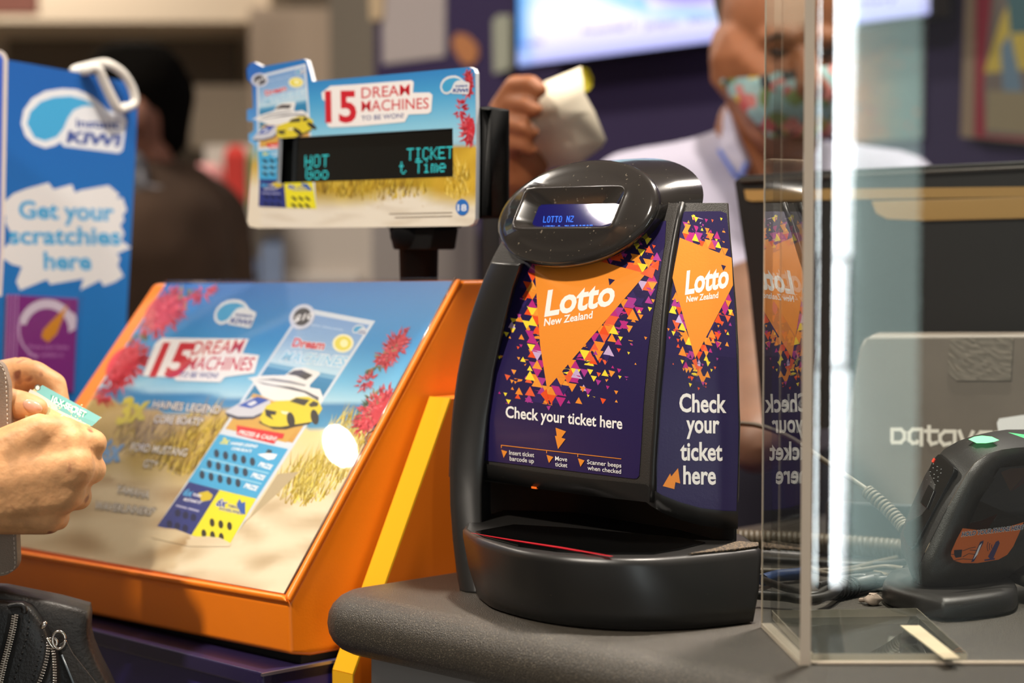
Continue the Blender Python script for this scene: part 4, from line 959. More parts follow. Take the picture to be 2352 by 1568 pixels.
# ================================================================ hands-free scanner
BP1 = mat('scanner_black', (30, 28, 26), .4, bump=.15, bscale=1600, dust=((110, 98, 80), 420, .74))
scn = thing('barcode_scanner', 'black hands-free barcode scanner with orange phone sticker behind the clear screen', 'scanner', atZ(2200, 1395, ZC))
base_px = [(2026, 1372), (2034, 1388), (2080, 1404), (2150, 1422), (2180, 1425), (2240, 1421), (2320, 1408), (2338, 1392), (2330, 1372), (2280, 1352), (2180, 1345), (2090, 1342), (2044, 1350)]
b0 = [atZ(x, y, ZC + .001) for x, y in base_px]; cen = sum(b0, V()) / len(b0)
def sc(r, k, z): return [cen + V(((p.x - cen.x) * k, (p.y - cen.y) * k, 0)) + Z * (z - cen.z) for p in r]
def smooth_loop(pts, k=4):
    n = len(pts); out = []
    for i in range(n):
        p0, p1, p2, p3 = pts[i - 1], pts[i], pts[(i + 1) % n], pts[(i + 2) % n]
        for j in range(k):
            t = j / k; out.append(.5 * ((2 * p1) + (p2 - p0) * t + (2 * p0 - 5 * p1 + 4 * p2 - p3) * t * t + (3 * p1 - p0 - 3 * p2 + p3) * t ** 3))
    return out
b0 = smooth_loop(b0)
m = MB(); m.loft([sc(b0, .97, ZC + .001), sc(b0, 1, ZC + .003), sc(b0, .985, ZC + .011), sc(b0, .94, ZC + .0145), sc(b0, .8, ZC + .0155)], True, True, True); m.build('stand_base', BP1, scn)
NS = 26
def curve(pts): return [atY(*q) for q in interp(pts, NS)]
Cback = curve([(2420, 1003, 1.46), (2352, 996, 1.44), (2280, 994, 1.42), (2225, 1002, 1.41), (2180, 1022, 1.405), (2152, 1045, 1.40), (2125, 1090, 1.395), (2098, 1150, 1.39), (2070, 1220, 1.385), (2064, 1240, 1.383), (2072, 1270, 1.38), (2090, 1310, 1.375), (2098, 1335, 1.37), (2120, 1350, 1.37), (2200, 1356, 1.375), (2270, 1350, 1.39), (2340, 1330, 1.41), (2420, 1310, 1.43)])
Cridge = curve([(2440, 1026, 1.425), (2352, 1026, 1.40), (2310, 1030, 1.385), (2275, 1038, 1.375), (2248, 1052, 1.368), (2226, 1075, 1.36), (2200, 1120, 1.357), (2165, 1185, 1.354), (2130, 1255, 1.352), (2108, 1300, 1.35), (2104, 1325, 1.35), (2112, 1345, 1.35), (2150, 1352, 1.352), (2210, 1354, 1.36), (2260, 1346, 1.372), (2310, 1325, 1.385), (2360, 1290, 1.40), (2430, 1250, 1.42)])
Cfr = curve([(2440, 1040, 1.423), (2360, 1042, 1.398), (2318, 1046, 1.383), (2290, 1054, 1.373), (2268, 1068, 1.365), (2250, 1090, 1.357), (2222, 1140, 1.353), (2190, 1205, 1.350), (2165, 1255, 1.347), (2146, 1300, 1.345), (2142, 1318, 1.345), (2150, 1332, 1.345), (2175, 1338, 1.347), (2220, 1336, 1.355), (2265, 1326, 1.367), (2310, 1305, 1.38), (2350, 1275, 1.394), (2420, 1230, 1.415)])
Cin = curve([(2440, 1066, 1.425), (2362, 1068, 1.40), (2330, 1072, 1.386), (2306, 1080, 1.377), (2290, 1092, 1.37), (2276, 1112, 1.362), (2250, 1150, 1.356), (2228, 1195, 1.353), (2214, 1222, 1.350), (2206, 1240, 1.350), (2204, 1250, 1.350), (2210, 1255, 1.350), (2230, 1256, 1.351), (2262, 1252, 1.358), (2300, 1238, 1.37), (2336, 1222, 1.382), (2366, 1200, 1.394), (2430, 1165, 1.415)])
Cdeep = [p + V((.006, .03, .001)) for p in Cin]
Cbk2 = [p + V((.02, .03, 0)) for p in Cback]
m = MB(); m.loft([Cbk2, Cback], False, False, True); m.loft([Cback, [a.lerp(b, .5) + V((-.001, -.0015, .001)) for a, b in zip(Cback, Cridge)], Cridge], False, False, True); m.build('rear_shell', BP1, scn)
m = MB(); m.loft([[p + V((.0006, 0, 0)) for p in Cridge], [a.lerp(b, .5) + V((-.0002, -.0012, 0)) for a, b in zip(Cridge, Cfr)], Cfr, Cin, Cdeep], False, False, True); m.cap(Cdeep); m.build('front_frame', BP1, scn)
# scoop inside the window
m = MB(); wc = sum(Cdeep, V()) / NS
m.loft([Cdeep, [p.lerp(wc, .35) + V((.004, .018, 0)) for p in Cdeep], [p.lerp(wc, .7) + V((.006, .026, 0)) for p in Cdeep], [p.lerp(wc, .95) + V((.006, .028, 0)) for p in Cdeep]], False, False, True); m.build('scan_mirror', mat('scanner_mirror', (120, 104, 84), .12, metal=.9), scn)
m = MB(); g = [atY(*q) for q in [(2296, 1074, 1.372), (2440, 1060, 1.42), (2440, 1160, 1.415), (2366, 1200, 1.39), (2300, 1238, 1.366), (2230, 1254, 1.349), (2208, 1246, 1.3495), (2250, 1150, 1.354)]]
m.cap(g); m.build('window_glass', clearmat('smoked_glass', (150, 140, 128), 1.5, .0, 1.0), scn)
GPL = Plane(atY(2165, 1052, 1.3985), (atY(2206, 1084, 1.367) - atY(2165, 1052, 1.3985)).cross(atY(2098, 1262, 1.368) - atY(2165, 1052, 1.3985)))
mm = [(2163, 1056), (2168, 1051), (2176, 1051), (2200, 1074), (2206, 1083), (2204, 1092), (2114, 1262), (2106, 1268), (2098, 1262), (2088, 1240), (2088, 1228), (2154, 1070)]
m = MB(); m.prism([GPL.at(x, y, .0055) for x, y in mm], GPL.n * -.004); m.build('grip_pad', mat('pad_gloss', (9, 9, 9), .16, coat=.2), scn, bevel=.0006)
m = MB(); m.prism([GPL.at(x, y, .0068) for x, y in ((2150, 1122), (2163, 1136), (2146, 1178), (2130, 1164))], GPL.n * -.0014); m.build('trigger', mat('pad_gloss'), scn, bevel=.0005)
m = MB()
for i in range(5):
    for j in range(3): m.sphere(GPL.at(2158 + j * 9 - i * 3.5 + (i % 2) * 3, 1074 + j * 6 + i * 9, .0056), .0006, 6, 4)
m.build('speaker_dimples', mat('dimple', (150, 150, 150), .2, metal=.6), scn)
m = MB(); m.prism([GPL.at(x, y, .0062) for x, y in ((2155, 1068), (2160, 1060), (2163, 1062), (2158, 1071))], GPL.n * -.0008); m.build('red_light', mat('red_led', (180, 40, 20), .4, emit=((220, 60, 30), .7)), scn)
m = MB(); m.cap([atY(x, y, Y) for x, y, Y in ((2221, 1012, 1.398), (2235, 1006, 1.404), (2252, 1003.5, 1.408), (2275, 1006, 1.404), (2292, 1014, 1.395), (2280, 1018, 1.391), (2262, 1021, 1.388), (2240, 1021, 1.389))]); m.v = [p + V((0, -.004, .0015)) for p in m.v]
gl_ = mat('green_led', (120, 220, 150), .3, emit=((120, 255, 160), 1.0)); o = m.build('green_light', gl_, scn); o['label'] = 'lit green light lens on top'
m = MB(); m.cap([atY(x, y, 1.40) + V((0, -.004, .002)) for x, y in ((2312, 998), (2360, 1004), (2420, 1012), (2420, 1020), (2352, 1012))]); m.build('green_light', gl_, scn)
m = MB(); m.loft([[atY(x, y, Y) for x, y, Y in ((2084, 1362, 1.372), (2118, 1368, 1.36), (2142, 1362, 1.366), (2110, 1356, 1.38))], [atY(x, y, Y) for x, y, Y in ((2096, 1325, 1.372), (2128, 1332, 1.352), (2152, 1340, 1.362), (2130, 1320, 1.385))]], True, True, False); m.build('neck', BP1, scn, bevel=.001)
m = MB(); f1 = [atY(x, y, Y) + V((.002, .010, 0)) for x, y, Y in ((2296, 1080, 1.375), (2362, 1077, 1.395), (2352, 1100, 1.392), (2322, 1132, 1.382))]; m.face(f1); o = m.build('reflection_patch', mat('gold_reflection', (196, 128, 44), .25, metal=.4), scn); o['label'] = 'golden patch standing in for a reflection in the window'  # gold and red patches paint the warm reflection seen in the window
m = MB(); f2 = [atY(x, y, Y) + V((.002, .0095, 0)) for x, y, Y in ((2352, 1100, 1.392), (2362, 1077, 1.395), (2390, 1090, 1.40), (2322, 1134, 1.382))]; m.face(f2); o = m.build('reflection_patch', mat('red_reflection', (170, 50, 30), .25, metal=.4), scn); o['label'] = 'reddish patch standing in for a reflection in the window'
# phone sticker
SP = Plane(atY(2240, 1250, 1.3475), (atY(2300, 1270, 1.366) - atY(2180, 1260, 1.3425)).cross(atY(2290, 1205, 1.362) - atY(2190, 1320, 1.341)))
D = Decal(SP, 200, base=.0022)
D.poly([(2206, 1212), (2250, 1217), (2300, 1212), (2346, 1198), (2335, 1225), (2322, 1254), (2308, 1273), (2288, 1284), (2240, 1292), (2205, 1292), (2186, 1286), (2179, 1275), (2180, 1265), (2192, 1238)], (206, 100, 40))
D.text('HOLD YOUR PHONE HERE', (2203, 1231), (2344, 1214), 10.5, (38, 30, 90), .03, up=(.25, -.97), outline=(240, 236, 230), ow=.05)
D.poly([(2186, 1262), (2205, 1261), (2203, 1278), (2190, 1280), (2186, 1273)], (30, 28, 44))
for a, b in (((2206, 1264), (2222, 1258)), ((2222, 1258), (2236, 1255)), ((2206, 1278), (2220, 1270)), ((2220, 1270), (2234, 1272)), ((2180, 1272), (2188, 1272)), ((2186, 1286), (2206, 1282)), ((2206, 1282), (2232, 1284)), ((2222, 1262), (2238, 1263))): D.line(a, b, 1.5, (70, 44, 44))
D.poly([(2246, 1243), (2254, 1240), (2253, 1246), (2232, 1288), (2225, 1290)], (48, 40, 80)); D.poly([(2244, 1252), (2250, 1246), (2240, 1272), (2230, 1284)], (232, 228, 236))
for r in (8, 13, 18):
    for k in range(5):
        t = math.radians(150 + k * 12); u = math.radians(150 + (k + 1) * 12); D.line((2280 + r * math.cos(t), 1258 + r * math.sin(t) * 1.2 - 4), (2280 + r * math.cos(u), 1258 + r * math.sin(u) * 1.2 - 4), 1.5, (70, 44, 60), lift=(k == 0))
D.poly([(2282, 1243), (2288, 1240), (2291, 1246), (2276, 1281), (2268, 1282), (2264, 1277)], (58, 46, 92)); D.poly([(2255, 1284), (2280, 1280), (2279, 1284), (2256, 1287)], (58, 46, 92))
o = D.build('phone_sticker', printmat('sticker_print', .4), scn, fix=False); o['label'] = 'orange sticker with phone drawing and wording'

# ================================================================ till screen seen from behind and its stand
MD = V((.60, -.80, 0)).normalized(); MP = Plane(atY(1690, 480, 1.84), V((-.5, -.866, 0)))
mon = thing('till_monitor', 'black till monitor seen from behind, with strips coloured as if lit, right of the ticket checker', 'monitor', V((.32, 1.80, ZC)))
BKM = mat('monitor_black', (20, 19, 18), .45, bump=.1, bscale=900); nb_ = -MP.n
MO = [(1686, 418), (1700, 404), (1850, 393), (2420, 366), (2420, 985), (1752, 985), (1718, 640)]
m = MB(); m.prism([MP.at(*p) for p in MO], nb_ * .03); m.build('back_cover', BKM, mon, bevel=.004)
m = MB(); m.prism([MP.at(x, y, .0005) for x, y in ((1712, 436), (2420, 428), (2420, 450), (1728, 462), (1716, 458))], MP.n * .002); o = m.build('strip', mat('warm_lit_tan', (176, 138, 78), .45), mon); o['label'] = 'strip coloured tan as if under warm light'  # tan colour imitates warm light caught by the monitor's ledges
m = MB(); m.prism([MP.at(x, y, .0005) for x, y in ((2004, 462), (2420, 450), (2420, 500), (2120, 508), (2040, 504), (2014, 490))], MP.n * .003); m.build('strip', mat('warm_lit_tan'), mon, bevel=.001)
m = MB(); m.prism([MP.at(x, y, .0005) for x, y in ((1700, 412), (2420, 378), (2420, 386), (1704, 420))], MP.n * .004); m.build('top_ledge', mat('ledge_grey', (60, 54, 48), .3), mon, bevel=.001)
m = MB(); ls = [MP.at(x, y, 0) - MP.n * .01 for x, y in ((1720, 900), (1790, 900))]; m.loft([[MP.at(1740, 640, -.012), MP.at(1800, 640, -.012), MP.at(1800, 640, -.035), MP.at(1740, 640, -.035)], [MP.at(1790, 1170, -.012), MP.at(1850, 1170, -.012), MP.at(1850, 1170, -.035), MP.at(1790, 1170, -.035)]], True, True, False); m.build('arm', BKM, mon, bevel=.003)
ub = thing('till_terminal', 'grey till base panel with white lettering behind the barcode scanner', 'till', atZ(2150, 1240, ZC))
UP_ = Plane(atY(2150, 1000, 1.62), V((-.30, -.954, .12)))
UO = [(1906, 1250), (1912, 1160), (1938, 1010), (1974, 800), (1984, 780), (2004, 769), (2430, 768), (2430, 1250)]
GP = mat('till_grey', (116, 106, 96), .5, var=.05)
m = MB(); q = [UP_.at(x, y) for x, y in UO]; low_z = min(p.z for p in q); m.prism(q, V((.015, .05, 0))); m.build('panel', GP, ub, bevel=.003)
m = MB(); a = UP_.at(1880, 1165); m.box(V((UP_.at(1895, 1200).x, UP_.at(1895, 1200).y - .004, ZC)), V((.4, -.12, 0)), V((.03, .12, 0)), (0, 0, UP_.at(1900, 1150).z - ZC)); m.build('foot', mat('till_shade', (46, 48, 48), .5), ub, bevel=.003)  # foot coloured dark for the shadow at the till's base
D = Decal(UP_, 300, base=.0006); W_ = (246, 240, 228); zt6 = lambda x, y: (x / 6.53 + 2040, y / 6.53 + 940)
def stroke(pts, w=8.5):
    for a, b in zip(pts, pts[1:]):
        a, b = zt6(*a), zt6(*b); L = math.dist(a, b); e = ((b[0] - a[0]) / L * w * .45, (b[1] - a[1]) / L * w * .45)
        D.line((a[0] - e[0], a[1] - e[1]), (b[0] + e[0], b[1] + e[1]), w, W_)
stroke([(60, 430), (60, 300), (190, 300), (245, 350), (245, 440), (190, 495), (70, 495), (60, 470)])
stroke([(500, 300), (370, 300), (318, 350), (318, 460), (370, 505), (430, 500), (440, 480)]); stroke([(500, 300), (500, 530)])
stroke([(615, 260), (615, 460), (650, 520), (720, 500)]); stroke([(560, 325), (740, 325)])
stroke([(1000, 330), (850, 330), (780, 390), (780, 470), (840, 530), (930, 510)]); stroke([(1000, 330), (1000, 540)])
stroke([(1070, 330), (1150, 540), (1180, 540), (1270, 340)])
stroke([(1540, 345), (1390, 345), (1340, 400), (1340, 480), (1390, 540), (1470, 520)]); stroke([(1540, 345), (1540, 550)])
stroke([(1620, 560), (1620, 350), (1740, 350), (1790, 400), (1790, 560)])
D.build('lettering', printmat('lettering_print', .5), ub, fix=False)
tape = thing('packing_tape', 'shiny wrinkled clear tape patch stuck on the grey till base', 'tape', UP_.at(2250, 820, .002))
m = MB(); r5 = random.Random(3); N_ = 14
def tp_(u, v):
    x = 2182 + u * 146 - (14 * (1 - u) if v > .8 else 0) * 0 - v * 6; y = 776 + v * 98 * (1 if u > .12 else .78 + u * 1.8)
    return UP_.at(x, y, .0008 + r5.random() * .0005)
P_ = [[tp_(i / N_, j / N_) for j in range(N_ + 1)] for i in range(N_ + 1)]
for i in range(N_):
    for j in range(N_): m.face([P_[i][j], P_[i + 1][j], P_[i + 1][j + 1], P_[i][j + 1]], None, False)
m.build('patch', mat('shiny_tape', (128, 120, 110), .16, coat=.6), tape, fix=True)
sl = thing('white_glare', 'white sheet standing in for a lamp reflection behind the barcode scanner', 'paper', UP_.at(2330, 985, .01))
m = MB(); m.prism([UP_.at(x, y, .012) for x, y in ((2292, 972), (2297, 962), (2350, 954), (2440, 948), (2440, 1020), (2300, 1010), (2294, 985))], -UP_.n * .001); m.build('sheet', mat('white_glare_sheet', (255, 255, 255), .3), sl)  # white sheet imitates a downlight's glare behind the scanner

# ================================================================ cables
CBL = mat('cable_grey', (92, 82, 66), .5); CBD = mat('cable_black', (30, 28, 24), .45)
def cable(name, label, pts, r, m_, group='cables on the worktop', coil=None, n=8):
    path = smoothpath(pts, 10)
    if coil:
        cr, turns = coil; out = []; L = len(path)
        dense = interp([tuple(p) for p in path], turns * 12)
        for i, p in enumerate(dense):
            p = V(p); t = (V(dense[min(i + 1, len(dense) - 1)]) - V(dense[max(i - 1, 0)])).normalized(); u = t.cross(Z).normalized(); b = t.cross(u)
            a = i / 12 * 6.2832; out.append(p + u * math.cos(a) * cr + b * math.sin(a) * cr)
        path = out
    o = MB().tube(path, r, n).build(name, m_); tag(o, label, 'cable', group); return o
g0 = lambda x, y, h=.004: atZ(x, y, ZC + h)
sc_cable = cable('coiled_cable', 'coiled grey cable lying across the worktop behind the barcode scanner', [g0(1640, 1238, .009), g0(1800, 1244, .009), g0(1930, 1252, .009), g0(2060, 1262, .009), g0(2200, 1280, .009)], .0028, CBL, coil=(.0062, 46))
lead = cable('scanner_cable', 'grey lead drooping from behind the ticket checker down to the barcode scanner', [atY(1690, 972, 1.62), atY(1745, 978, 1.58), atY(1815, 1005, 1.54), atY(1875, 1045, 1.50), atY(1940, 1090, 1.47), atY(2000, 1132, 1.45), atY(2075, 1205, 1.42), atY(2090, 1225, 1.41)], .0021, CBL)
m = MB(); pth = smoothpath([atY(1992, 1128, 1.45), atY(2040, 1170, 1.434), atY(2078, 1212, 1.42)], 14)
for i in range(1, len(pth) - 1, 2):
    t = (pth[i + 1] - pth[i - 1]).normalized(); m.tube([pth[i] - t * .0011, pth[i] + t * .0011], .0052, 12)
o = m.build('strain_relief', CBL); o.parent = lead
for i, (lab, pts, r, mm_) in enumerate([
    ('black lead running flat behind the clear screen nearest the coiled cable', [(1745, 1285), (1830, 1289), (1930, 1296), (2010, 1296), (2080, 1290)], .0026, CBD),
    ('thin tan lead crossing towards the barcode scanner neck', [(1740, 1310), (1850, 1312), (1950, 1306), (2010, 1292), (2065, 1280)], .0022, CBL),
    ('pale lead leading diagonally under the barcode scanner', [(1970, 1308), (2020, 1318), (2060, 1328), (2140, 1332)], .0024, CBL),
    ('black lead curling beside the ticket checker tray behind the side sheet', [(1755, 1332), (1790, 1345), (1830, 1358), (1870, 1366), (1900, 1352), (1940, 1340)], .0028, CBD),
    ('thick black lead lying nearest the clear screen foot', [(1740, 1366), (1800, 1370), (1850, 1376), (1900, 1368), (1925, 1352)], .0034, CBD),
    ('tan lit lead lying across the middle of the tangle behind the clear screen', [(1850, 1300), (1900, 1318), (1960, 1312), (2030, 1302), (2075, 1306)], .0022, CBL),
    ('black lead bending towards the ribbed plug behind the clear screen', [(2080, 1318), (2030, 1330), (1985, 1324), (1930, 1330), (1880, 1344)], .0026, CBD),
    ('short pale lead poking out beside the adapter box', [(2040, 1322), (2058, 1336), (2066, 1352)], .0022, CBL),
    ('grey lead lying right of the scanner base at the frame edge', [(2300, 1288), (2340, 1296), (2400, 1310)], .003, CBL),
    ('black lead looping behind the scanner base at the right', [(2290, 1320), (2330, 1326), (2370, 1340), (2420, 1350)], .004, CBD)]):
    cable('cable', lab, [g0(x, y, r + .0005 + .0011 * i) for x, y in pts], r, mm_)
plug = thing('cable_plug', 'black ribbed cable plug lying on the worktop behind the clear screen', 'plug', g0(1930, 1352, 0))
m = MB(); pth = [g0(1915, 1356, .007), g0(1960, 1346, .007)]
m.tube([pth[0], pth[1]], .0062, 12); m.tube([pth[1], g0(2015, 1332, .007), g0(2020, 1331, .007)], .0058, 10); m.build('grip', CBD, plug)
m = MB()
for k in range(5):
    a = pth[0].lerp(pth[1], .1 + k * .2); b = pth[0].lerp(pth[1], .16 + k * .2); m.tube([a, b], .0072, 14)
m.build('rib', CBD, plug)
bl = cable('blue_cable', 'short blue cable piece behind the side sheet of the clear screen', [g0(1752, 1332, .006), g0(1785, 1322, .006), g0(1830, 1318, .006), g0(1850, 1312, .006)], .0046, mat('cable_blue', (36, 62, 110), .5))
blk = thing('adapter_box', 'flat grey adapter box on the worktop behind the cables', 'box', g0(1990, 1325, 0))
m = MB(); m.prism([g0(x, y, .0005) for x, y in ((1950, 1335), (2040, 1345), (2075, 1325), (1990, 1318))], (0, 0, .006)); m.build('case', CBD, blk, bevel=.0015)
wad = MB(); r6 = random.Random(4)
c = g0(2005, 1376, .004); wad.sphere(c, (.006, .006, .004), 9, 6); wad.v = [p + V((r6.uniform(-.0014, .0014), r6.uniform(-.0014, .0014), r6.uniform(-.0008, .001))) for p in wad.v]
wad.tube([g0(1975, 1378, .002), c], .0016, 6); tag(wad.build('crumpled_tissue', mat('tissue', (150, 132, 118), .8)), 'small crumpled scrap beside the scanner base', 'scrap')
# ================================================================ people
def skinmat(name, col, var=.12, vscale=60, rough=.55):
    m = mat(name, col, rough, var=var, vscale=vscale); b = m.node_tree.nodes['Principled BSDF']
    b.inputs['Subsurface Weight'].default_value = .12; b.inputs['Subsurface Radius'].default_value = (.012, .004, .002); b.inputs['Subsurface Scale'].default_value = .5
    return m
SK1 = skinmat('customer_skin', (222, 164, 112), .16, 90)
nt = SK1.node_tree                                            # a few brown age spots
b = nt.nodes['Principled BSDF']; src = b.inputs['Base Color'].links[0].from_socket
tcn = nt.nodes.new('ShaderNodeTexCoord'); vo = nt.nodes.new('ShaderNodeTexNoise'); vo.inputs['Scale'].default_value = 75; vo.inputs['Detail'].default_value = 1; nt.links.new(tcn.outputs['Object'], vo.inputs[0])
mr = nt.nodes.new('ShaderNodeMapRange'); mr.inputs[1].default_value = .68; mr.inputs[2].default_value = .76; nt.links.new(vo.outputs[0], mr.inputs[0])
mx = nt.nodes.new('ShaderNodeMix'); mx.data_type = 'RGBA'; nt.links.new(mr.outputs[0], mx.inputs[0]); nt.links.new(src, mx.inputs[6]); mx.inputs[7].default_value = lin((160, 96, 66)); nt.links.new(mx.outputs[2], b.inputs['Base Color'])
bp = nt.nodes.new('ShaderNodeBump'); bp.inputs['Strength'].default_value = .35; bp.inputs['Distance'].default_value = .002; n2 = nt.nodes.new('ShaderNodeTexNoise'); n2.inputs['Scale'].default_value = 140; nt.links.new(tcn.outputs['Object'], n2.inputs[0]); nt.links.new(n2.outputs[0], bp.inputs['Height']); nt.links.new(bp.outputs[0], b.inputs['Normal'])
NAIL = mat('nail', (226, 172, 146), .25, coat=.3)
W = atY
cus = thing('person', 'customer at the left edge, two bare hands holding a scratch ticket', 'person', V((-.62, 1.40, .95)))
# one body: shoulder, both arms, both hands with five fingers each (the body itself stands left of the frame)
hy = 1.43
limbs = [
  # near hand: forearm, wrist, back of the hand
  (W(-640, 1240, 1.36), .050, W(-170, 1150, 1.42), .036), (W(-170, 1150, 1.42), .034, W(-20, 1110, hy), .030),
  (W(-20, 1080, hy), .028, W(150, 1022, hy + .004), .017), (W(-20, 1105, hy), .030, W(160, 1072, hy), .019), (W(-20, 1130, hy), .028, W(140, 1125, hy + .002), .0185), (W(-30, 1150, hy), .025, W(105, 1178, hy + .008), .0165),
  # index, middle, ring, little curled under
  (W(150, 1022, hy + .004), .0145, W(214, 1018, hy + .018), .0108), (W(214, 1018, hy + .018), .0106, W(206, 1008, hy + .046), .0092), (W(206, 1008, hy + .046), .009, W(178, 1004, hy + .060), .0078),
  (W(162, 1072, hy), .0155, W(212, 1078, hy + .022), .0112), (W(212, 1078, hy + .022), .0108, W(190, 1088, hy + .052), .0094), (W(190, 1088, hy + .052), .009, W(150, 1086, hy + .058), .008),
  (W(142, 1127, hy + .002), .0150, W(180, 1140, hy + .024), .0108), (W(180, 1140, hy + .024), .0104, W(150, 1146, hy + .052), .009), (W(150, 1146, hy + .052), .0088, W(112, 1134, hy + .056), .0078),
  (W(105, 1180, hy + .008), .0138, W(132, 1190, hy + .026), .0096), (W(132, 1190, hy + .026), .0092, W(104, 1190, hy + .05), .0082), (W(104, 1190, hy + .05), .008, W(74, 1176, hy + .052), .0072),
  # thumb of the near hand pressing the ticket from in front
  (W(10, 1040, hy - .004), .0190, W(90, 990, hy - .006), .0135), (W(90, 990, hy - .006), .0130, W(150, 990, hy + .006), .0112), (W(150, 990, hy + .006), .0108, W(196, 1002, hy + .024), .0088),
  # far hand: forearm, palm
  (W(-640, 1020, 1.42), .048, W(-150, 960, 1.49), .034), (W(-150, 960, 1.49), .032, W(-20, 915, 1.51), .026),
  (W(-30, 905, 1.51), .024, W(35, 868, 1.515), .0165), (W(-30, 920, 1.515), .024, W(10, 900, 1.53), .0165), (W(-30, 940, 1.52), .022, W(-5, 930, 1.54), .0155),
  # far index and middle curl over to the ticket's back
  (W(20, 868, 1.512), .0140, W(78, 860, 1.51), .0116), (W(78, 860, 1.51), .0114, W(124, 884, 1.512), .0102), (W(124, 884, 1.512), .010, W(136, 930, 1.506), .0088),
  (W(10, 872, 1.53), .0140, W(52, 850, 1.532), .0112), (W(52, 850, 1.532), .011, W(96, 868, 1.536), .010), (W(96, 868, 1.536), .0098, W(112, 916, 1.53), .0086),
  (W(0, 900, 1.545), .0134, W(40, 885, 1.55), .0108), (W(40, 885, 1.55), .0104, W(70, 920, 1.55), .009), (W(70, 920, 1.55), .0088, W(66, 950, 1.54), .008),
  (W(-8, 925, 1.55), .0118, W(20, 915, 1.56), .0095), (W(20, 915, 1.56), .0092, W(40, 945, 1.555), .008), (W(40, 945, 1.555), .0078, W(30, 965, 1.545), .0072),
  # far thumb on the ticket's face
  (W(-40, 930, 1.495), .0185, W(8, 925, 1.478), .0132), (W(8, 925, 1.478), .0128, W(55, 931, 1.466), .0112), (W(55, 931, 1.466), .0112, W(84, 938, 1.464), .0092),
]
body('bare_arms', limbs, SK1, cus, voxel=.0022, smooth=9)
m = MB(); tn = W(72, 934, 1.453); dx = (W(96, 942, 1.453) - W(48, 930, 1.453)).normalized(); dz = V((0, 0, 1)); rg = []
for k in range(5):
    t = -1 + k / 2; rg.append([tn + dx * .0068 * math.cos(a) * (1 - .0 * t) * math.sqrt(max(.02, 1 - (t * .0) ** 2)) * (1.0 - .25 * abs(t)) + dz * .0048 * math.sin(a) * (1.0 - .25 * abs(t)) + V((0, .0025 * abs(t) if t > 0 else .001 * t, 0)) for a in [i / 14 * 6.2832 for i in range(14)]])
m.sphere(tn + V((0, .0035, 0)), (.0075, .0042, .0050), 14, 8); m.v = [tn + V((0, .0035, 0)) + dx * (p - tn).x + V((0, (p - tn).y - .0035, (p - tn).z)) for p in m.v]; nail = m.build('thumb_nail', NAIL, cus)
# sleeves and torso outside the frame, so that the light is blocked where the customer stands
CLO = mat('dark_clothes', (34, 32, 36), .8, var=.15)
body('clothing', [(W(-640, 1250, 1.35), .062, V((-.80, 1.20, 1.02)), .075), (V((-.80, 1.20, 1.02)), .075, V((-.66, 1.10, 1.36)), .085), (W(-640, 1020, 1.42), .060, V((-.92, 1.34, 1.05)), .075), (V((-.92, 1.34, 1.05)), .075, V((-.92, 1.28, 1.36)), .085), (V((-.80, 1.14, .9)), .17, V((-.79, 1.18, 1.32)), .16), (V((-.80, 1.14, .06)), .09, V((-.80, 1.14, .9)), .17)], CLO, cus, voxel=.016, smooth=6, ells=[(V((-.74, 1.18, 1.36)), (.20, .15, .09)), (V((-.66, 1.22, 1.22)), (.22, .16, .26))])
body('head', [(V((-.70, 1.19, 1.40)), .06, V((-.63, 1.22, 1.52)), .06)], SK1, cus, voxel=.01, smooth=4, ells=[(V((-.585, 1.24, 1.60)), (.085, .095, .12)), (V((-.50, 1.29, 1.57)), (.02, .02, .025))])
body('hair', [], mat('dark_hair', (30, 22, 18), .7), cus, voxel=.01, smooth=3, ells=[(V((-.605, 1.225, 1.635)), (.095, .105, .105))])
tk = thing('scratch_ticket', 'small teal and cream scratch ticket held between the customer\'s hands', 'ticket', W(150, 940, 1.475))
TP = Plane(W(140, 930, 1.474), (W(234, 959, 1.47) - W(83, 883, 1.484)).cross(W(62, 908, 1.476) - W(83, 883, 1.484) + V((0, -.004, 0))))
TO_ = [(90, 886), (234, 959), (190, 992), (140, 1030), (58, 960), (60, 905)]
m = MB(); m.prism([TP.at(*p) for p in TO_], -TP.n * .0004); m.build('ticket_card', mat('paper', (236, 234, 228), .7), tk)
D = Decal(TP, 200, base=.0002); D.poly(TO_, (176, 168, 112)); zt_ = lambda x, y: (x / 6.03, 800 + y / 6.03)
D.poly([zt_(*p) for p in ((590, 510), (1400, 955), (1330, 1030), (790, 800), (500, 610), (540, 540))], (98, 160, 156)); D.poly([zt_(*p) for p in ((700, 640), (1210, 900), (1140, 970), (700, 730))], (44, 140, 122))
D.poly([zt_(*p) for p in ((420, 565), (520, 615), (1200, 1040), (1150, 1075), (370, 650))], (196, 178, 166)); D.poly([zt_(*p) for p in ((790, 800), (1330, 1030), (1270, 1080), (800, 850))], (92, 152, 146))
D.text('10-X-SECRET', zt_(705, 735), zt_(1170, 960), 14, (240, 236, 226), .03, up=(.35, -.94))
for a, b in (((740, 1030), (900, 900)), ((820, 1090), (1010, 960)), ((980, 960), (1040, 1060)), ((1080, 1010), (1130, 1120))): D.line(zt_(*a), zt_(*b), 4, (150, 170, 170))
rnd = random.Random(2)
for _ in range(60): D.ell(rnd.uniform(105, 190), rnd.uniform(930, 992), rnd.uniform(1, 3), rnd.uniform(1, 2), rnd.choice([(196, 190, 130), (230, 222, 170), (180, 176, 130)]), 6, lift=False)
D.ell(*zt_(520, 545), 7, 7, (60, 58, 50)); D.ell(*zt_(520, 548), 4.5, 5, (226, 216, 190))
D.build('ticket_print', PP, tk, fix=False)
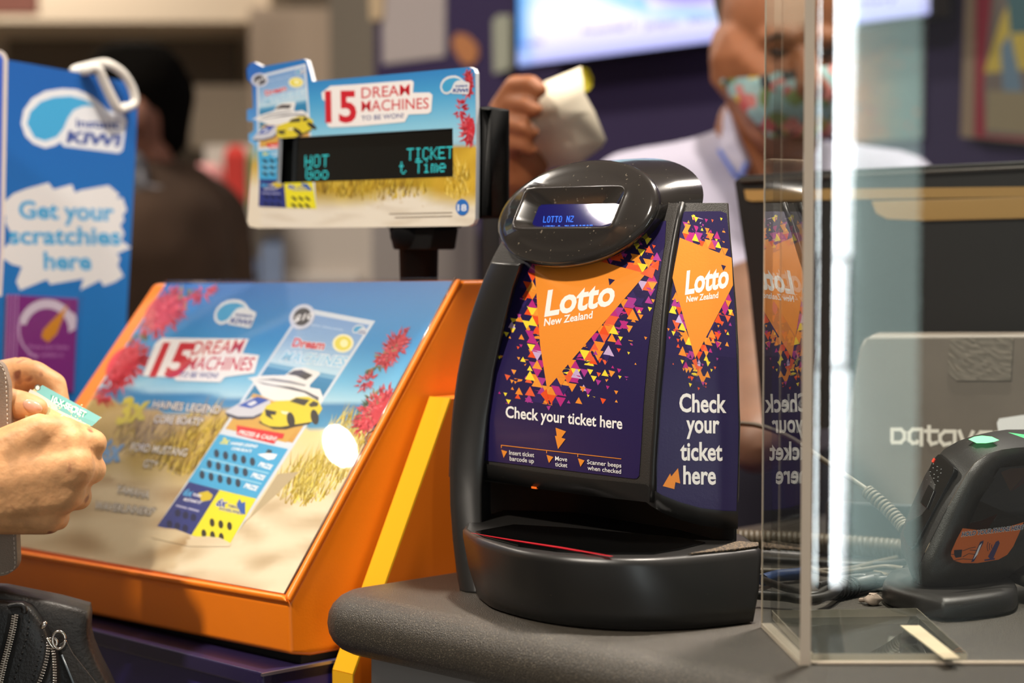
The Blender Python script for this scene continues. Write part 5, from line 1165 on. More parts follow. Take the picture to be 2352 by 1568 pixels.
wl = thing('phone_wallet', 'grey leather wallet case with stitched edge beside the customer\'s hands', 'wallet case', W(-20, 1100, 1.478))
WP = Plane(W(-20, 1100, 1.395), V((-.1, -1, .1)))
def rr(pts, k=5):
    out = []
    for i, p in enumerate(pts):
        a, b = pts[i - 1], pts[(i + 1) % len(pts)]; r = p[2] if len(p) > 2 else 0
        if not r: out.append(p[:2]); continue
        la, lb_ = math.dist(p[:2], a[:2]), math.dist(p[:2], b[:2]); s = (p[0] + (a[0] - p[0]) * r / la, p[1] + (a[1] - p[1]) * r / la); e = (p[0] + (b[0] - p[0]) * r / lb_, p[1] + (b[1] - p[1]) * r / lb_)
        for j in range(k + 1):
            t = j / k; out.append(((1 - t) ** 2 * s[0] + 2 * t * (1 - t) * p[0] + t * t * e[0], (1 - t) ** 2 * s[1] + 2 * t * (1 - t) * p[1] + t * t * e[1]))
    return out
LEA = mat('grey_leather', (150, 132, 116), .5, bump=.4, bscale=900, var=.08)
lo_ = rr([(-160, 1195), (36, 1195), (41, 1308, 26), (10, 1322, 10), (-160, 1330)]); up_ = rr([(-160, 820), (4, 828, 22), (20, 880, 10), (24, 990), (-160, 990)])
WP2 = Plane(W(-20, 1100, 1.452), V((-.05, -1, .05)))
m = MB(); m.prism([WP2.at(*p) for p in lo_], (0, .012, 0)); m.build('lower_cover', LEA, wl, bevel=.0015)
WPU = Plane(W(0, 900, 1.452), V((-.05, -1, .05)))
m = MB(); m.prism([WPU.at(*p) for p in up_], (0, .010, 0)); m.build('upper_cover', LEA, wl, bevel=.0015)
m = MB(); 
m.prism([WPU.at(-150, 960) + V((0, .001, 0)), WPU.at(-60, 960) + V((0, .001, 0)), WP2.at(-60, 1230), WP2.at(-150, 1230)], (0, .008, 0)); m.build('spine', LEA, wl)
ST = mat('stitch_thread', (226, 212, 196), .7)
for pl_, path in ((WP2, [(30, 1200), (35, 1300), (30, 1309), (8, 1316), (-40, 1320)]), (WPU, [(-20, 834), (2, 838), (12, 858), (15, 900), (18, 985)])):
    m = MB(); P2 = interp(path, 34)
    for i in range(0, 33, 2): a, b = pl_.at(*P2[i], .0003), pl_.at(*(P2[i] + (P2[i + 1] - P2[i]) * 1.3), .0003); m.tube([a, b], .00035, 5)
    m.build('stitching', ST, wl)

# ---------------------------------------------------------------- black bag
bag = thing('leather_bag', 'black leather bag with silver zips in the bottom left corner', 'bag', W(60, 1560, 1.42))
BL = mat('black_leather', (17, 14, 13), .42, bump=.22, bscale=500, var=.2, vscale=30); BLB = mat('brown_black_leather', (26, 21, 17), .5, bump=.25, bscale=350, var=.2, vscale=25)
def slab(outl, Yf, dep, nrm=V((0, -1, 0))): pass
bz = lambda x, y: (x / 6.879, 1340 + y / 6.879)
BPl = Plane(W(60, 1480, 1.40), V((.1, -1, .1))); BPb = Plane(W(120, 1450, 1.425), V((.15, -1, .05)))
m = MB(); bo = [bz(*p) for p in ((-900, 60), (0, 110), (400, 190), (900, 290), (1380, 420), (1405, 560), (1390, 800), (1440, 1020), (1560, 1300), (1700, 1568), (1850, 1900), (1900, 3000), (-900, 3000))]
def puff(m, outl, pl, dep, bulge):
    c = (sum(p[0] for p in outl) / len(outl), sum(p[1] for p in outl) / len(outl)); F = lambda k, o: [pl.at(c[0] + (p[0] - c[0]) * k, c[1] + (p[1] - c[1]) * k, o) for p in outl]
    m.loft([F(.98, -dep), F(1, -dep * .5), F(1, -.002), F(.97, bulge * .35), F(.9, bulge * .7), F(.7, bulge), F(.3, bulge * 1.1)], True, True, True)
puff(m, bo, BPb, .05, .004); m.build('back_section', BLB, bag)
m = MB(); fo = [bz(*p) for p in ((-900, 220), (80, 280), (330, 300), (450, 350), (520, 420), (620, 560), (700, 690), (730, 760), (760, 850), (850, 1000), (880, 1200), (910, 1568), (920, 3000), (-900, 3000))]
puff(m, fo, BPl, .03, .004); m.build('front_section', BL, bag)
def ztape(path, w, nm):
    m = MB(); l = []; r = []
    for i, p in enumerate(path):
        a, b = path[max(i - 1, 0)], path[min(i + 1, len(path) - 1)]; L = math.dist(a, b); n = (-(b[1] - a[1]) / L, (b[0] - a[0]) / L)
        l.append(BPl.at(p[0] + n[0] * w, p[1] + n[1] * w, .0052)); r.append(BPl.at(p[0] - n[0] * w, p[1] - n[1] * w, .0052))
    m.loft([l, r], False, False); return m
SIL = mat('silver_metal', (214, 206, 196), .18, metal=1); TAPE = mat('zip_tape', (20, 18, 17), .8)
def teeth(path, n, w, side, nm):
    """one row of zip teeth, at most a hundred per zip, as one strip of metal"""
    m = MB(); P2 = interp(path, n)
    for i in range(n):
        a, b = P2[max(i - 1, 0)], P2[min(i + 1, n - 1)]; d = (b - a) / np.linalg.norm(b - a); nr = np.array((-d[1], d[0])) * side
        p = P2[i] + (d * 3.4 if side > 0 else 0); q0 = p - nr * w * .25; q1 = p + nr * w; t = d * 1.9
        m.prism([BPl.at(*(q0 - t), .0062), BPl.at(*(q1 - t), .0062), BPl.at(*(q1 + t), .0062), BPl.at(*(q0 + t), .0062)], -BPl.n * -.0014)
    return m.build(nm, SIL, bag, bevel=.0003, seg=1)
z1 = [bz(*p) for p in ((262, 480), (240, 640), (195, 840), (150, 1010), (90, 1230), (40, 1450), (0, 1640))]
ztape(z1, 17, '').build('zip_tape', TAPE, bag); teeth(z1, 32, 8, 1, 'zip_teeth'); teeth(z1, 32, 8, -1, 'zip_teeth')
z2 = [bz(*p) for p in ((800, 850), (808, 960), (800, 1060), (775, 1200), (730, 1360), (680, 1500), (630, 1620))]; z3 = [bz(*p) for p in ((800, 850), (825, 980), (850, 1120), (862, 1280), (866, 1450), (866, 1640))]
ztape(z2, 12, '').build('zip_tape', TAPE, bag)
teeth(z2, 19, 8, 1, 'zip_teeth'); teeth(z3, 20, 8, -1, 'zip_teeth')
m = MB(); 
for path in ([(480, 560), (450, 780), (395, 1000), (340, 1180), (270, 1400), (220, 1600)], [(690, 800), (665, 1000), (610, 1230), (550, 1430), (500, 1600)], [(440, 350), (490, 420), (480, 520)]):
    P2 = interp([bz(*p) for p in path], 22)
    for i in range(0, 21, 2): m.tube([BPl.at(*P2[i], .0056), BPl.at(*P2[i + 1], .0056)], .0006, 5)
m.build('stitching', mat('dark_thread', (12, 11, 10), .8), bag)
m = MB(); m.tube(smoothpath([BPl.at(*bz(*p), .007) for p in ((150, 350), (210, 330), (300, 320), (380, 340), (410, 400), (400, 450))], 5), .0022, 8); m.build('zip_garage', BL, bag)
m = MB(); c = BPl.at(*bz(712, 640), .008); m.sphere(c, (.0022, .002, .0034), 12, 8); m.v = [c + Matrix.Rotation(math.radians(35), 3, 'Y') @ (p - c) for p in m.v]; m.build('rivet', SIL, bag)
m = MB(); cx, cy = bz(955, 870); rgp = [BPl.at(cx + 14.5 * math.cos(t), cy + 20 * math.sin(t), .009) for t in [k / 28 * 6.2832 for k in range(29)]]; m.tube(rgp, .0011, 8); m.build('pull_ring', SIL, bag)
m = MB(); m.tube(smoothpath([BPl.at(*bz(*p), .008) for p in ((760, 840), (850, 980), (900, 980), (920, 900), (880, 850), (850, 900), (870, 970))], 5), .0011, 8); m.build('zip_slider', SIL, bag)
m = MB(); m.prism([BPl.at(*bz(*p), .0085) for p in ((955, 940), (1060, 870), (1180, 1090), (1560, 1568), (1650, 1800), (1280, 1800), (1190, 1568), (1000, 1100))], BPl.n * -.0022); m.build('pull_tab', BLB, bag, bevel=.0006)
m = MB(); m.tube([BPl.at(*bz(*p), .0088) for p in ((1000, 1100), (1190, 1568), (1290, 1800))], .0008, 6); m.build('tab_edge', mat('blue_grey_edge', (70, 78, 84), .3), bag)

# ---------------------------------------------------------------- shop assistant
SK2 = skinmat('assistant_skin', (150, 92, 56), .12, 25); SK2D = skinmat('assistant_face', (136, 84, 52), .12, 25)
stf = thing('person', 'shop assistant in a pale shirt and flowered mask holding up a paper slip', 'person', V((W(1700, 600, 2.45).x, 2.45, 0)))
hd = W(1770, 60, 2.40)
W0 = W
W = lambda x, y, Y: W0(x, y + 8, Y)
neckb = W(1760, 430, 2.46)
limbs = [(W(1745, 300, 2.45), .058, W(1740, 470, 2.47), .064), (W(1768, 205, 2.42), .056, W(1805, 262, 2.37), .050), (W(1800, 262, 2.37), .046, W(1835, 285, 2.34), .034), (W(1760, 130, 2.38), .07, W(1810, 180, 2.345), .058),
         (W(1842, 120, 2.295), .012, W(1862, 190, 2.275), .019), (W(1880, 195, 2.30), .012, W(1850, 200, 2.285), .015), (W(1770, 78, 2.315), .016, W(1820, 80, 2.30), .014), (W(1880, 80, 2.31), .014, W(1910, 86, 2.32), .014),
         (W(1820, 255, 2.305), .013, W(1870, 258, 2.305), .012)]
ells = [(W(1802, -10, 2.41), (.079, .098, .100)), (W(1802, 40, 2.385), (.074, .088, .095)), (W(1792, 100, 2.385), (.063, .082, .085)), (W(1652, 118, 2.405), (.012, .024, .034)), (W(1650, 165, 2.405), (.011, .013, .016)),
        (W(1800, 180, 2.36), (.062, .066, .07))]
body('head_and_neck', limbs, SK2, stf, voxel=.004, smooth=8, ells=ells)
EYE_ = mat('dark_eye', (26, 18, 14), .3)
for x, Y in ((1792, 2.302), (1893, 2.312)):
    m = MB(); m.tube(smoothpath([W(x - 22, 108, Y), W(x - 4, 114, Y - .006), W(x + 18, 110, Y - .002)], 5), .0034, 6); m.build('eyelid', EYE_, stf)
    m = MB(); m.tube(smoothpath([W(x - 28, 82, Y + .002), W(x - 4, 72, Y - .008), W(x + 24, 78, Y - .002)], 5), .0042, 6, flat=.6); m.build('eyebrow', EYE_, stf)
body('short_hair', [], mat('grey_stubble', (84, 76, 68), .9, bump=.6, bscale=600), stf, voxel=.005, smooth=3, ells=[(W(1790, -45, 2.425), (.081, .094, .100)), (W(1730, 40, 2.43), (.042, .06, .06))])
# flowered mask
MK = mat('flowered_cotton', (150, 178, 176), .85); nt = MK.node_tree; b = nt.nodes['Principled BSDF']; tcn = nt.nodes.new('ShaderNodeTexCoord'); vo = nt.nodes.new('ShaderNodeTexVoronoi'); vo.inputs['Scale'].default_value = 62; nt.links.new(tcn.outputs['Object'], vo.inputs['Vector'])
sp_ = nt.nodes.new('ShaderNodeSeparateColor'); nt.links.new(vo.outputs['Color'], sp_.inputs[0]); cr = nt.nodes.new('ShaderNodeValToRGB'); cr.color_ramp.interpolation = 'CONSTANT'
for i, (p, c_) in enumerate([(0, (150, 186, 186)), (.3, (40, 44, 48)), (.42, (214, 130, 124)), (.55, (170, 200, 198)), (.68, (206, 176, 70)), (.78, (120, 140, 80)), (.88, (196, 90, 92))]):
    e = cr.color_ramp.elements[i] if i < 2 else cr.color_ramp.elements.new(p); e.position = p; e.color = lin(c_)
nt.links.new(sp_.outputs[0], cr.inputs[0]); nt.links.new(cr.outputs[0], b.inputs['Base Color'])
mkp = (lambda co: (lambda q: (q[0] > 1652 and q[1] > 180 - (q[0] - 1655) * .13 and q[1] < min(318, 196 + (q[0] - 1655) * 1.15) and co.y < 2.425))(proj(co)))
body('flowered_mask', [(W(1740, 200, 2.42), .069, W(1800, 262, 2.37), .057), (W(1800, 262, 2.37), .053, W(1835, 285, 2.34), .042), (W(1760, 130, 2.38), .077, W(1810, 180, 2.345), .066), (W(1810, 190, 2.34), .064, W(1868, 200, 2.30), .034)], MK, stf, voxel=.0045, smooth=4, cut=mkp, ells=[(W(1800, 180, 2.36), (.070, .074, .078)), (W(1780, 90, 2.385), (.078, .090, .093))])
m = MB(); m.tube(smoothpath([W(1705, 178, 2.335), W(1672, 178, 2.36), W(1652, 172, 2.385), W(1640, 150, 2.41)], 5), .0028, 6); m.tube(smoothpath([W(1705, 225, 2.335), W(1675, 205, 2.36), W(1655, 185, 2.385)], 5), .0028, 6); m.build('mask_strap', mat('mask_strap', (186, 196, 196), .8), stf)
W = lambda x, y, Y: W0(x, y + 26, Y)
SHI = mat('lilac_shirt', (190, 186, 206), .8, bump=.2, bscale=60, var=.04, vscale=20); TRM = mat('blue_trim', (90, 120, 210), .7)
sh_l, sh_r = W(1455, 440, 2.44), W(2050, 440, 2.52)
torso = [(W(1620, 470, 2.47), .085, W(1860, 470, 2.50), .085), (sh_l, .068, W(1600, 400, 2.45), .060), (W(1600, 400, 2.45), .060, W(1700, 350, 2.465), .052), (W(1800, 380, 2.50), .055, sh_r, .07), (W(1650, 650, 2.47), .13, W(1850, 650, 2.50), .13), (W(1660, 900, 2.47), .13, W(1850, 900, 2.50), .13), (W(1640, 500, 2.47), .1, W(1660, 900, 2.47), .125), (W(1860, 500, 2.5), .1, W(1860, 900, 2.5), .125),
         (sh_r, .066, W(1960, 640, 2.42), .056), (W(1960, 640, 2.42), .056, W(1810, 640, 2.32), .052), (sh_l, .062, W(1330, 760, 2.30), .050), (W(1330, 760, 2.30), .050, W(1215, 520, 2.12), .042), (W(1215, 520, 2.12), .042, W(1190, 440, 2.08), .038)]
body('shirt', torso, SHI, stf, voxel=.008, smooth=8)
body('bare_forearm', [(W(1830, 640, 2.32), .048, W(1722, 660, 2.24), .046), (W(1722, 660, 2.24), .046, W(1728, 860, 2.10), .038), (W(1728, 860, 2.10), .036, W(1738, 990, 2.0), .034)], skinmat('assistant_forearm', (112, 80, 60), .12, 25), stf, voxel=.008, smooth=4)
body('trousers', [(W(1680, 1050, 2.47), .13, V((.24, 2.47, .5)), .10), (V((.24, 2.47, .5)), .10, V((.24, 2.47, .06)), .07), (W(1850, 1050, 2.5), .13, V((.42, 2.5, .5)), .10), (V((.42, 2.5, .5)), .10, V((.42, 2.5, .06)), .07)], mat('navy_trousers', (40, 38, 52), .85), stf, voxel=.015, smooth=4)
W = W0
m = MB(); co_ = [(1655, 300, 2.43), (1664, 245, 2.42), (1676, 262, 2.405), (1690, 320, 2.385), (1712, 372, 2.375), (1698, 405, 2.365), (1672, 372, 2.375), (1652, 340, 2.40)]
m.prism([W(*q) for q in co_], V((.010, .016, 0))); m.build('collar', SHI, stf, bevel=.003)
m = MB(); m.tube(smoothpath([W(1652, 345, 2.395), W(1672, 376, 2.372), W(1697, 408, 2.362), W(1714, 374, 2.372)], 5), .0026, 6); m.build('collar_trim', TRM, stf)
hl = [(W(1196, 470, 2.08), .030, W(1190, 395, 2.05), .030), (W(1195, 380, 2.05), .032, W(1158, 262, 2.03), .018), (W(1192, 380, 2.05), .032, W(1152, 300, 2.035), .0175), (W(1196, 390, 2.05), .030, W(1168, 335, 2.03), .017), (W(1200, 400, 2.05), .026, W(1180, 365, 2.03), .0155),
      (W(1150, 250, 2.03), .0125, W(1182, 196, 2.01), .0108), (W(1182, 196, 2.01), .0106, W(1220, 192, 1.99), .0096), (W(1220, 192, 1.99), .0094, W(1240, 207, 1.985), .0082),
      (W(1144, 282, 2.035), .0125, W(1178, 236, 2.01), .0110), (W(1178, 236, 2.01), .0108, W(1212, 240, 1.99), .0096), (W(1212, 240, 1.99), .0094, W(1230, 252, 1.985), .0082),
      (W(1156, 322, 2.03), .0122, W(1176, 284, 2.005), .0108), (W(1176, 284, 2.005), .0104, W(1204, 292, 1.99), .0092), (W(1204, 292, 1.99), .009, W(1222, 304, 1.99), .008),
      (W(1170, 362, 2.03), .0110, W(1184, 328, 2.005), .0096), (W(1184, 328, 2.005), .0092, W(1206, 334, 1.995), .0084), (W(1206, 334, 1.995), .008, W(1220, 345, 1.995), .0072),
      (W(1205, 350, 2.055), .0155, W(1222, 290, 2.05), .0118), (W(1222, 290, 2.05), .0116, W(1240, 250, 2.035), .0100), (W(1240, 250, 2.035), .0098, W(1258, 226, 2.022), .0082)]
body('raised_hand', hl, SK2, stf, voxel=.003, smooth=6)
rc = thing('paper_slip', 'folded cream paper slip with yellow back held up by the shop assistant', 'paper', W(1300, 290, 2.0))
m = MB(); pr = [[(1190, 277, 2.005), (1250, 187, 2.012), (1337, 152, 2.016)], [(1217, 293, 2.0), (1284, 252, 2.005), (1342, 213, 2.01)], [(1222, 322, 2.015), (1296, 276, 2.02), (1366, 256, 2.025)], [(1240, 352, 2.03), (1320, 330, 2.035), (1392, 321, 2.035)], [(1262, 388, 2.04), (1330, 378, 2.045), (1383, 338, 2.045)]]
pr = [[W(*q) for q in r] for r in pr]
m.loft([[p for p in r] for r in pr], False, False, True); o = m.build('sheet', mat('cream_paper', (232, 222, 200), .75), rc); o.modifiers.new('t', 'SOLIDIFY').thickness = .0006
m = MB(); cu = [(1336, 152, 2.014), (1352, 158, 2.022), (1362, 178, 2.03), (1362, 196, 2.034), (1354, 207, 2.03), (1342, 213, 2.012)]
m.loft([[W(*q) for q in cu], [W(x, y, Y + .012) for x, y, Y in cu]], False, False, True); m.cap([W(*q) for q in cu]); o = m.build('yellow_back', mat('yellow_paper', (206, 190, 40), .7), rc)
# ---------------------------------------------------------------- shopper behind
SK3 = skinmat('shopper_skin', (128, 82, 62), .1, 20)
sp = thing('person', 'dark-haired shopper in a brown top turned away behind the blue sign', 'person', V((W(400, 500, 3.9).x, 3.9, 0)))
YB = 3.9
W0 = W
W = lambda x, y, Y: W0(x - 22, y + 28, Y)
body('head_and_neck', [(W(350, 330, YB - .02), .055, W(385, 430, YB + .02), .062), (W(300, 290, YB - .04), .05, W(270, 320, YB - .07), .04), (W(238, 250, YB - .09), .014, W(225, 275, YB - .1), .016)], SK3, sp, voxel=.007, smooth=5, ells=[(W(310, 235, YB - .02), (.085, .1, .115)), (W(342, 238, YB - .115), (.022, .014, .034)), (W(285, 300, YB - .06), (.06, .06, .06))])
HR = mat('black_hair', (11, 9, 7), .95, spec=.05)
body('hair', [(W(385, 190, YB + .0), .075, W(398, 285, YB + .02), .05), (W(300, 150, YB - .03), .070, W(360, 160, YB - .02), .080)], HR, sp, voxel=.008, smooth=4, ells=[(W(330, 185, YB + .0), (.098, .115, .085)), (W(395, 230, YB + .03), (.055, .10, .095))])
BRN = mat('brown_jersey', (66, 46, 30), .9, bump=.3, bscale=80, var=.15, vscale=12)
body('brown_top', [(W(385, 420, YB + .02), .085, W(400, 500, YB + .03), .15), (W(300, 520, YB - .1), .12, W(470, 500, YB + .12), .12), (W(330, 560, YB - .04), .2, W(360, 1000, YB), .19), (W(420, 560, YB + .1), .17, W(430, 1000, YB + .1), .18), (W(480, 480, YB + .12), .095, W(520, 760, YB + .08), .07), (W(520, 760, YB + .08), .07, W(460, 960, YB - .1), .055), (W(300, 520, YB - .1), .1, W(250, 780, YB - .16), .07)], BRN, sp, voxel=.014, smooth=10)
body('trousers', [(W(360, 1000, YB), .18, V((W(360, 1000, YB).x, YB, .06)), .08), (W(440, 1000, YB + .1), .17, V((W(440, 1000, YB).x, YB + .1, .06)), .08)], mat('navy_trousers', (40, 38, 52), .85), sp, voxel=.02, smooth=4)
body('face_mask', [(W(322, 350, YB - .15), .030, W(330, 410, YB - .15), .034)], mat('grey_mask', (96, 96, 100), .6), sp, voxel=.006, smooth=4, ells=[(W(310, 380, YB - .15), (.035, .03, .05))])
m = MB(); m.tube(smoothpath([W(330, 350, YB - .16), W(345, 370, YB - .17), W(358, 398, YB - .17), W(425, 408, YB - .13)], 5), .005, 6); m.build('mask_strap', mat('pale_strap', (150, 148, 152), .7), sp)

W = W0
# ================================================================ far side of the shop
wy = 3.6; wp = W(1660, 300, wy); WPL = Plane(wp, -E2)
PW = mat('purple_wall', (52, 38, 84), .7)
m = MB(); a = E1 * (wp.dot(E1)) + E2 * wp.dot(E2)
l0 = WPL.at(862, 300); l0 = V((l0.x, l0.y, 0)); l1 = l0 + E1 * 3.2
m.prism([l0, l1, l1 + E2 * .1, l0 + E2 * .1], (0, 0, 3.0)); tag(m.build('wall_right', PW), kind='structure')
tv = thing('wall_screen', 'large lit white and blue wall screen above the shop assistant', 'screen', WPL.at(1660, 60, .03))
TVP = Plane(WPL.at(1660, 60, .10), WPL.n)
to = [(1190, -260), (2136, -420), (2136, 32), (1190, 151)]
m = MB(); m.prism([TVP.at(x, y) for x, y in ((1182, -270), (2144, -430), (2144, 36), (1182, 158))], -WPL.n * .05); m.build('casing', mat('tv_black', (16, 16, 20), .4), tv, bevel=.004)
D = Decal(TVP, 400, base=.001)
def tv_col(x, y):
    e = 151 - (x - 1190) * .126; h = e - y
    c = ramp([(0, (170, 178, 250)), (40, (214, 216, 252)), (80, (240, 238, 252)), (110, (244, 244, 252)), (150, (206, 228, 244)), (260, (190, 226, 244))], h)
    if x < 1225: c = mixc((40, 140, 230), c, (x - 1190) / 35 if h > 30 else .8)
    d = math.hypot((x - 1580) / 150, (y + 30) / 50)
    if d < 1: c = mixc((110, 100, 226), c, max(0, d - .4) / .6)
    elif d < 1.6: c = mixc((120, 196, 236), c, (d - 1) / .6)
    if x > 1900: c = mixc(c, (196, 196, 252), .5)
    return c
Dbase(D, [to], tv_col, 40, 24); D.STEP = .00002
for s, x0, x1, dy in (('results', 1196, 1250, 42), ('Powerball 5', 1340, 1460, 52), ('Jackpot', 1480, 1560, 48), ('Strike 12', 1580, 1640, 48), ('lottery', 1950, 2060, 38)):
    y0 = 151 - (x0 - 1190) * .126 - dy; y1 = 151 - (x1 - 1190) * .126 - dy; D.text(s, (x0, y0), (x1, y1), 16, (120, 108, 206), .015, up=(0, -1))
D.build('lit_picture', printmat('tv_light', .3, emit=.74, spec=.1), tv, fix=False)
def onwall(name, label, cat, pts, m_, off=.004, th=.004, group=None):
    mb = MB(); mb.prism([WPL.at(x, y, off) for x, y in pts], -WPL.n * th); o = mb.build(name, m_); tag(o, label, cat, group); return o
onwall('wall_notice', 'plain pale sheet pinned to the purple wall left of the screen', 'notice', [(878, -120), (1026, -120), (1024, 130), (882, 148)], mat('notice_paper', (186, 176, 176), .8))
onwall('corner_notice', 'cream leaflet at the left end of the purple wall', 'leaflet', [(852, -60), (890, -60), (886, 44), (858, 48)], mat('leaflet_paper', (206, 182, 148), .8), .01)
o = onwall('wall_sticker', 'small orange and pink sticker on the purple wall beside the screen', 'sticker', [(1040, 96), (1052, 76), (1074, 80), (1098, 104), (1100, 130), (1086, 150), (1066, 146), (1048, 122)], mat('sticker_orange', (196, 130, 84), .6))
onwall('wall_strip', 'pale grey upright strip between the purple wall and the screen', 'strip', [(1148, 50), (1160, 36), (1188, 36), (1188, 160), (1150, 170)], mat('pale_strip', (176, 180, 164), .6), .02)
ps = thing('bright_poster', 'orange and teal speckled poster below the right end of the wall screen', 'poster', WPL.at(2040, 200, .006))
PSO = [(1935, 62), (2128, 34), (2122, 318), (1935, 330)]
m = MB(); m.prism([WPL.at(x, y, .006) for x, y in PSO], -WPL.n * .004); m.build('poster_board', mat('paper', (236, 234, 228), .7), ps)
D = Decal(WPL, 400, base=.008); Dbase(D, [PSO], lambda x, y: mixc((226, 140, 80), (120, 150, 150), (x - 1960) / 120), 10, 10); rnd = random.Random(9)
for _ in range(150):
    x, y = rnd.uniform(1945, 2108), rnd.uniform(64, 302); r = rnd.uniform(5, 13); D.poly([(x, y), (x + r, y + 3), (x + 3, y + r)], rnd.choice([(226, 110, 60), (90, 130, 136), (226, 180, 120), (196, 70, 90), (110, 90, 130), (240, 150, 60)]), lift=False)
D.build('poster_print', PP, ps, fix=False)
fr = thing('framed_poster', 'tan framed crimson and yellow poster on the wall at the far right', 'poster', WPL.at(2300, 150, .01))
m = MB(); m.prism([WPL.at(x, y, .03) for x, y in ((2246, -200), (2600, -240), (2600, 350), (2230, 316))], -WPL.n * .03); m.build('frame', mat('tan_frame', (150, 128, 108), .5), fr)
D = Decal(WPL, 400, base=.031); D.poly([(2268, -190), (2590, -230), (2590, 340), (2262, 316)], (150, 34, 60)); D.poly([(2320, -190), (2590, -230), (2590, 330), (2288, 312), (2284, 200)], (120, 108, 104)); D.poly([(2326, 40), (2360, -20), (2590, -30), (2590, 150), (2284, 170)], (206, 180, 80)); D.poly([(2322, -180), (2590, -200), (2590, 70), (2345, 80)], (70, 110, 120)); D.poly([(2322, 110), (2345, 80), (2380, 240), (2330, 240)], (110, 136, 160)); D.poly([(2292, 210), (2590, 220), (2590, 330), (2288, 300)], (150, 136, 110))
D.build('poster_print', PP, fr, fix=False)
# grey shelf unit between assistant and wall, lit from the screen
cab2 = thing('back_counter', 'dark counter unit against the purple wall behind the shop assistant', 'counter', l0 + E1 * 1.6)
m = MB(); k0 = WPL.at(1190, 420, .36); k1 = WPL.at(2352, 420, .36); k0.z = k1.z = 0; m.prism([k0, k1 + E1 * .3, k1 + E1 * .3 + E2 * .34, k0 + E2 * .34], (0, 0, 1.0)); m.build('unit', mat('unit_dark', (38, 34, 48), .5), cab2)

pcb = thing('wall_cupboard', 'pale cupboard standing against the purple wall below the notice', 'cupboard', WPL.at(1000, 700, .2))
m = MB(); k0, k1 = WPL.at(905, 600, .30), WPL.at(1112, 600, .30); zt2 = WPL.at(1040, 512, .30).z; k0.z = k1.z = 0; m.prism([k0, k1, k1 + E2 * .28, k0 + E2 * .28], (0, 0, zt2)); m.build('cupboard_body', mat('pale_cupboard', (196, 186, 176), .6), pcb, bevel=.004)
m = MB(); d0, d1 = WPL.at(925, 600, .305), WPL.at(1095, 600, .305); d0.z = d1.z = .1; m.prism([d0, d1, d1 - E2 * .015, d0 - E2 * .015], (0, 0, zt2 - .2)); dr = m.build('door', mat('cupboard_door', (206, 198, 190), .5), pcb, bevel=.003)
bp_ = thing('black_upright', 'black upright block standing on the worktop behind the pole display', 'stand', V((W(1128, 560, 1.9).x, 1.92, ZC)))
m = MB(); a_, b_ = W(1106, 500, 1.9), W(1151, 500, 1.9); m.box((a_.x, 1.9, ZC), (b_.x - a_.x, 0, 0), (0, .06, 0), (0, 0, W(1128, 470, 1.9).z - ZC)); m.build('column', mat('upright_black', (20, 20, 20), .5), bp_, bevel=.004)
m = MB(); m.box((a_.x - .02, 1.88, ZC), (b_.x - a_.x + .04, 0, 0), (0, .10, 0), (0, 0, .012)); m.build('foot', mat('upright_black'), bp_, bevel=.003)
# far wall with shutter, beam, columns
YW = 7.0
MB().box((-5, YW, 0), (9, 0, 0), (0, .1, 0), (0, 0, 3.0)).build('wall_back', mat('wall_warm_grey', (176, 164, 148), .8)); tag(bpy.data.objects['wall_back'], kind='structure')
MB().box((-4.6, -2.5, 0), (0, 9.5, 0), (-.1, 0, 0), (0, 0, 3.0)).build('wall_left', wall_m); tag(bpy.data.objects['wall_left'], kind='structure')
def fac(name, label, cat, x0, x1, y0, y1, Y, th, m_, group=None, kind=None):
    p, q = W(x0, y0, Y), W(x1, y1, Y); o = MB().box((p.x, Y, q.z), (q.x - p.x, 0, 0), (0, th, 0), (0, 0, p.z - q.z)).build(name, m_); tag(o, label, cat, group, kind); return o
fac('roller_shutter', 'dark roller shutter under the beige fascia at the back of the shop', 'shutter', 14, 545, 40, 700, 6.9, .08, mat('shutter_grey', (96, 86, 74), .7))
fac('fascia_beam', 'beige fascia beam above the dark shutter', 'beam', -200, 620, -260, 50, 6.3, .5, mat('fascia_beige', (196, 180, 158), .7))
fac('beige_column', 'beige column right of the dark shutter', 'column', 572, 766, 18, 1100, 6.2, .5, mat('column_beige', (168, 150, 132), .7))
fac('grey_column', 'grey column between the beige column and the purple wall', 'column', 755, 862, -260, 1100, 5.4, .4, mat('column_grey', (116, 108, 96), .7))
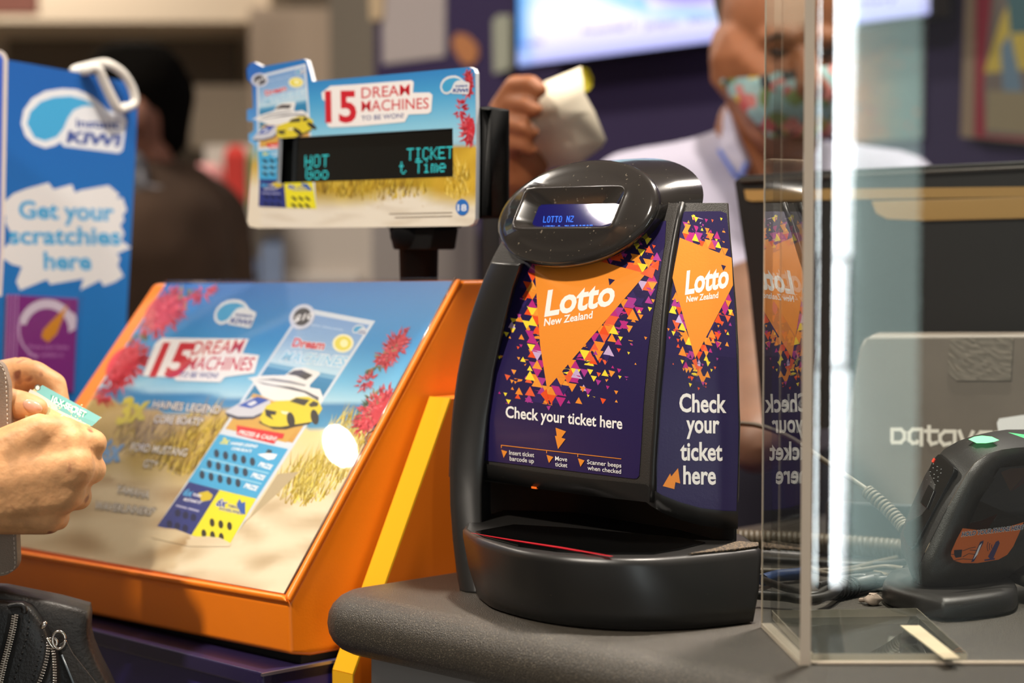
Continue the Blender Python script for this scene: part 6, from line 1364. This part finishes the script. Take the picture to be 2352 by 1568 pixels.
fac('pale_counter', 'pale counter block seen behind the shopper\'s head', 'counter', 436, 600, 196, 340, 6.5, .2, mat('pale_block', (190, 180, 164), .7))
fac('red_ceiling_sign', 'reddish hanging sign at the top left corner', 'sign', -120, 80, -120, 30, 5.5, .05, mat('salmon', (196, 130, 116), .7))
# gondola with bright packets
gd = thing('product_shelf', 'white shelf unit of bright packets beyond the pole display', 'shelf', V((W(640, 600, 4.9).x, 5.0, 0)))
sx0, sx1 = W(450, 600, 4.9).x, W(875, 600, 4.9).x
m = MB(); m.box((sx0, 5.05, 0), (sx1 - sx0, 0, 0), (0, .03, 0), (0, 0, 1.5)); m.build('back_panel', mat('shelf_white', (206, 200, 192), .6), gd)
SHZ = [.92, 1.12, 1.33]
for z in SHZ: m = MB(); m.box((sx0, 4.75, z - .02), (sx1 - sx0, 0, 0), (0, .3, 0), (0, 0, .02)); m.build('shelf_board', mat('shelf_white'), gd)
rnd = random.Random(21); PC = [('red', (206, 50, 40)), ('pink', (226, 150, 150)), ('green', (90, 150, 80)), ('cream', (214, 206, 190)), ('yellow', (214, 196, 60)), ('pale blue', (150, 170, 206)), ('white', (220, 214, 210)), ('lilac', (170, 150, 176)), ('tan', (190, 150, 110))]
for si, z in enumerate(SHZ):
    x = sx0 + .01; k = 0
    while x < sx1 - .05:
        wd = rnd.uniform(.05, .085); hgt = rnd.uniform(.10, .165); cn, cc = rnd.choice(PC) if si < 2 else PC[[1, 0, 2, 3, 6, 3][k % 6]]
        mb = MB(); mb.loft([[V((x + a * wd, 4.80 + b * .05, z + .001 + h * hgt)) for a, b in ((.08 * t, .2 * t), (1 - .08 * t, .2 * t), (1 - .08 * t, 1 - .2 * t), (.08 * t, 1 - .2 * t))] for h, t in ((0, .5), (.1, 0), (.85, 0), (1, 2.2))], True, True, False)
        o = mb.build('packet', mat('packet_' + cn.replace(' ', '_'), cc, .5)); tag(o, f'{cn} packet on the {["lower", "middle", "top"][si]} shelf beyond the pole display', 'packet', f'{cn} packets on the {["lower", "middle", "top"][si]} shelf')
        x += wd + .008; k += 1
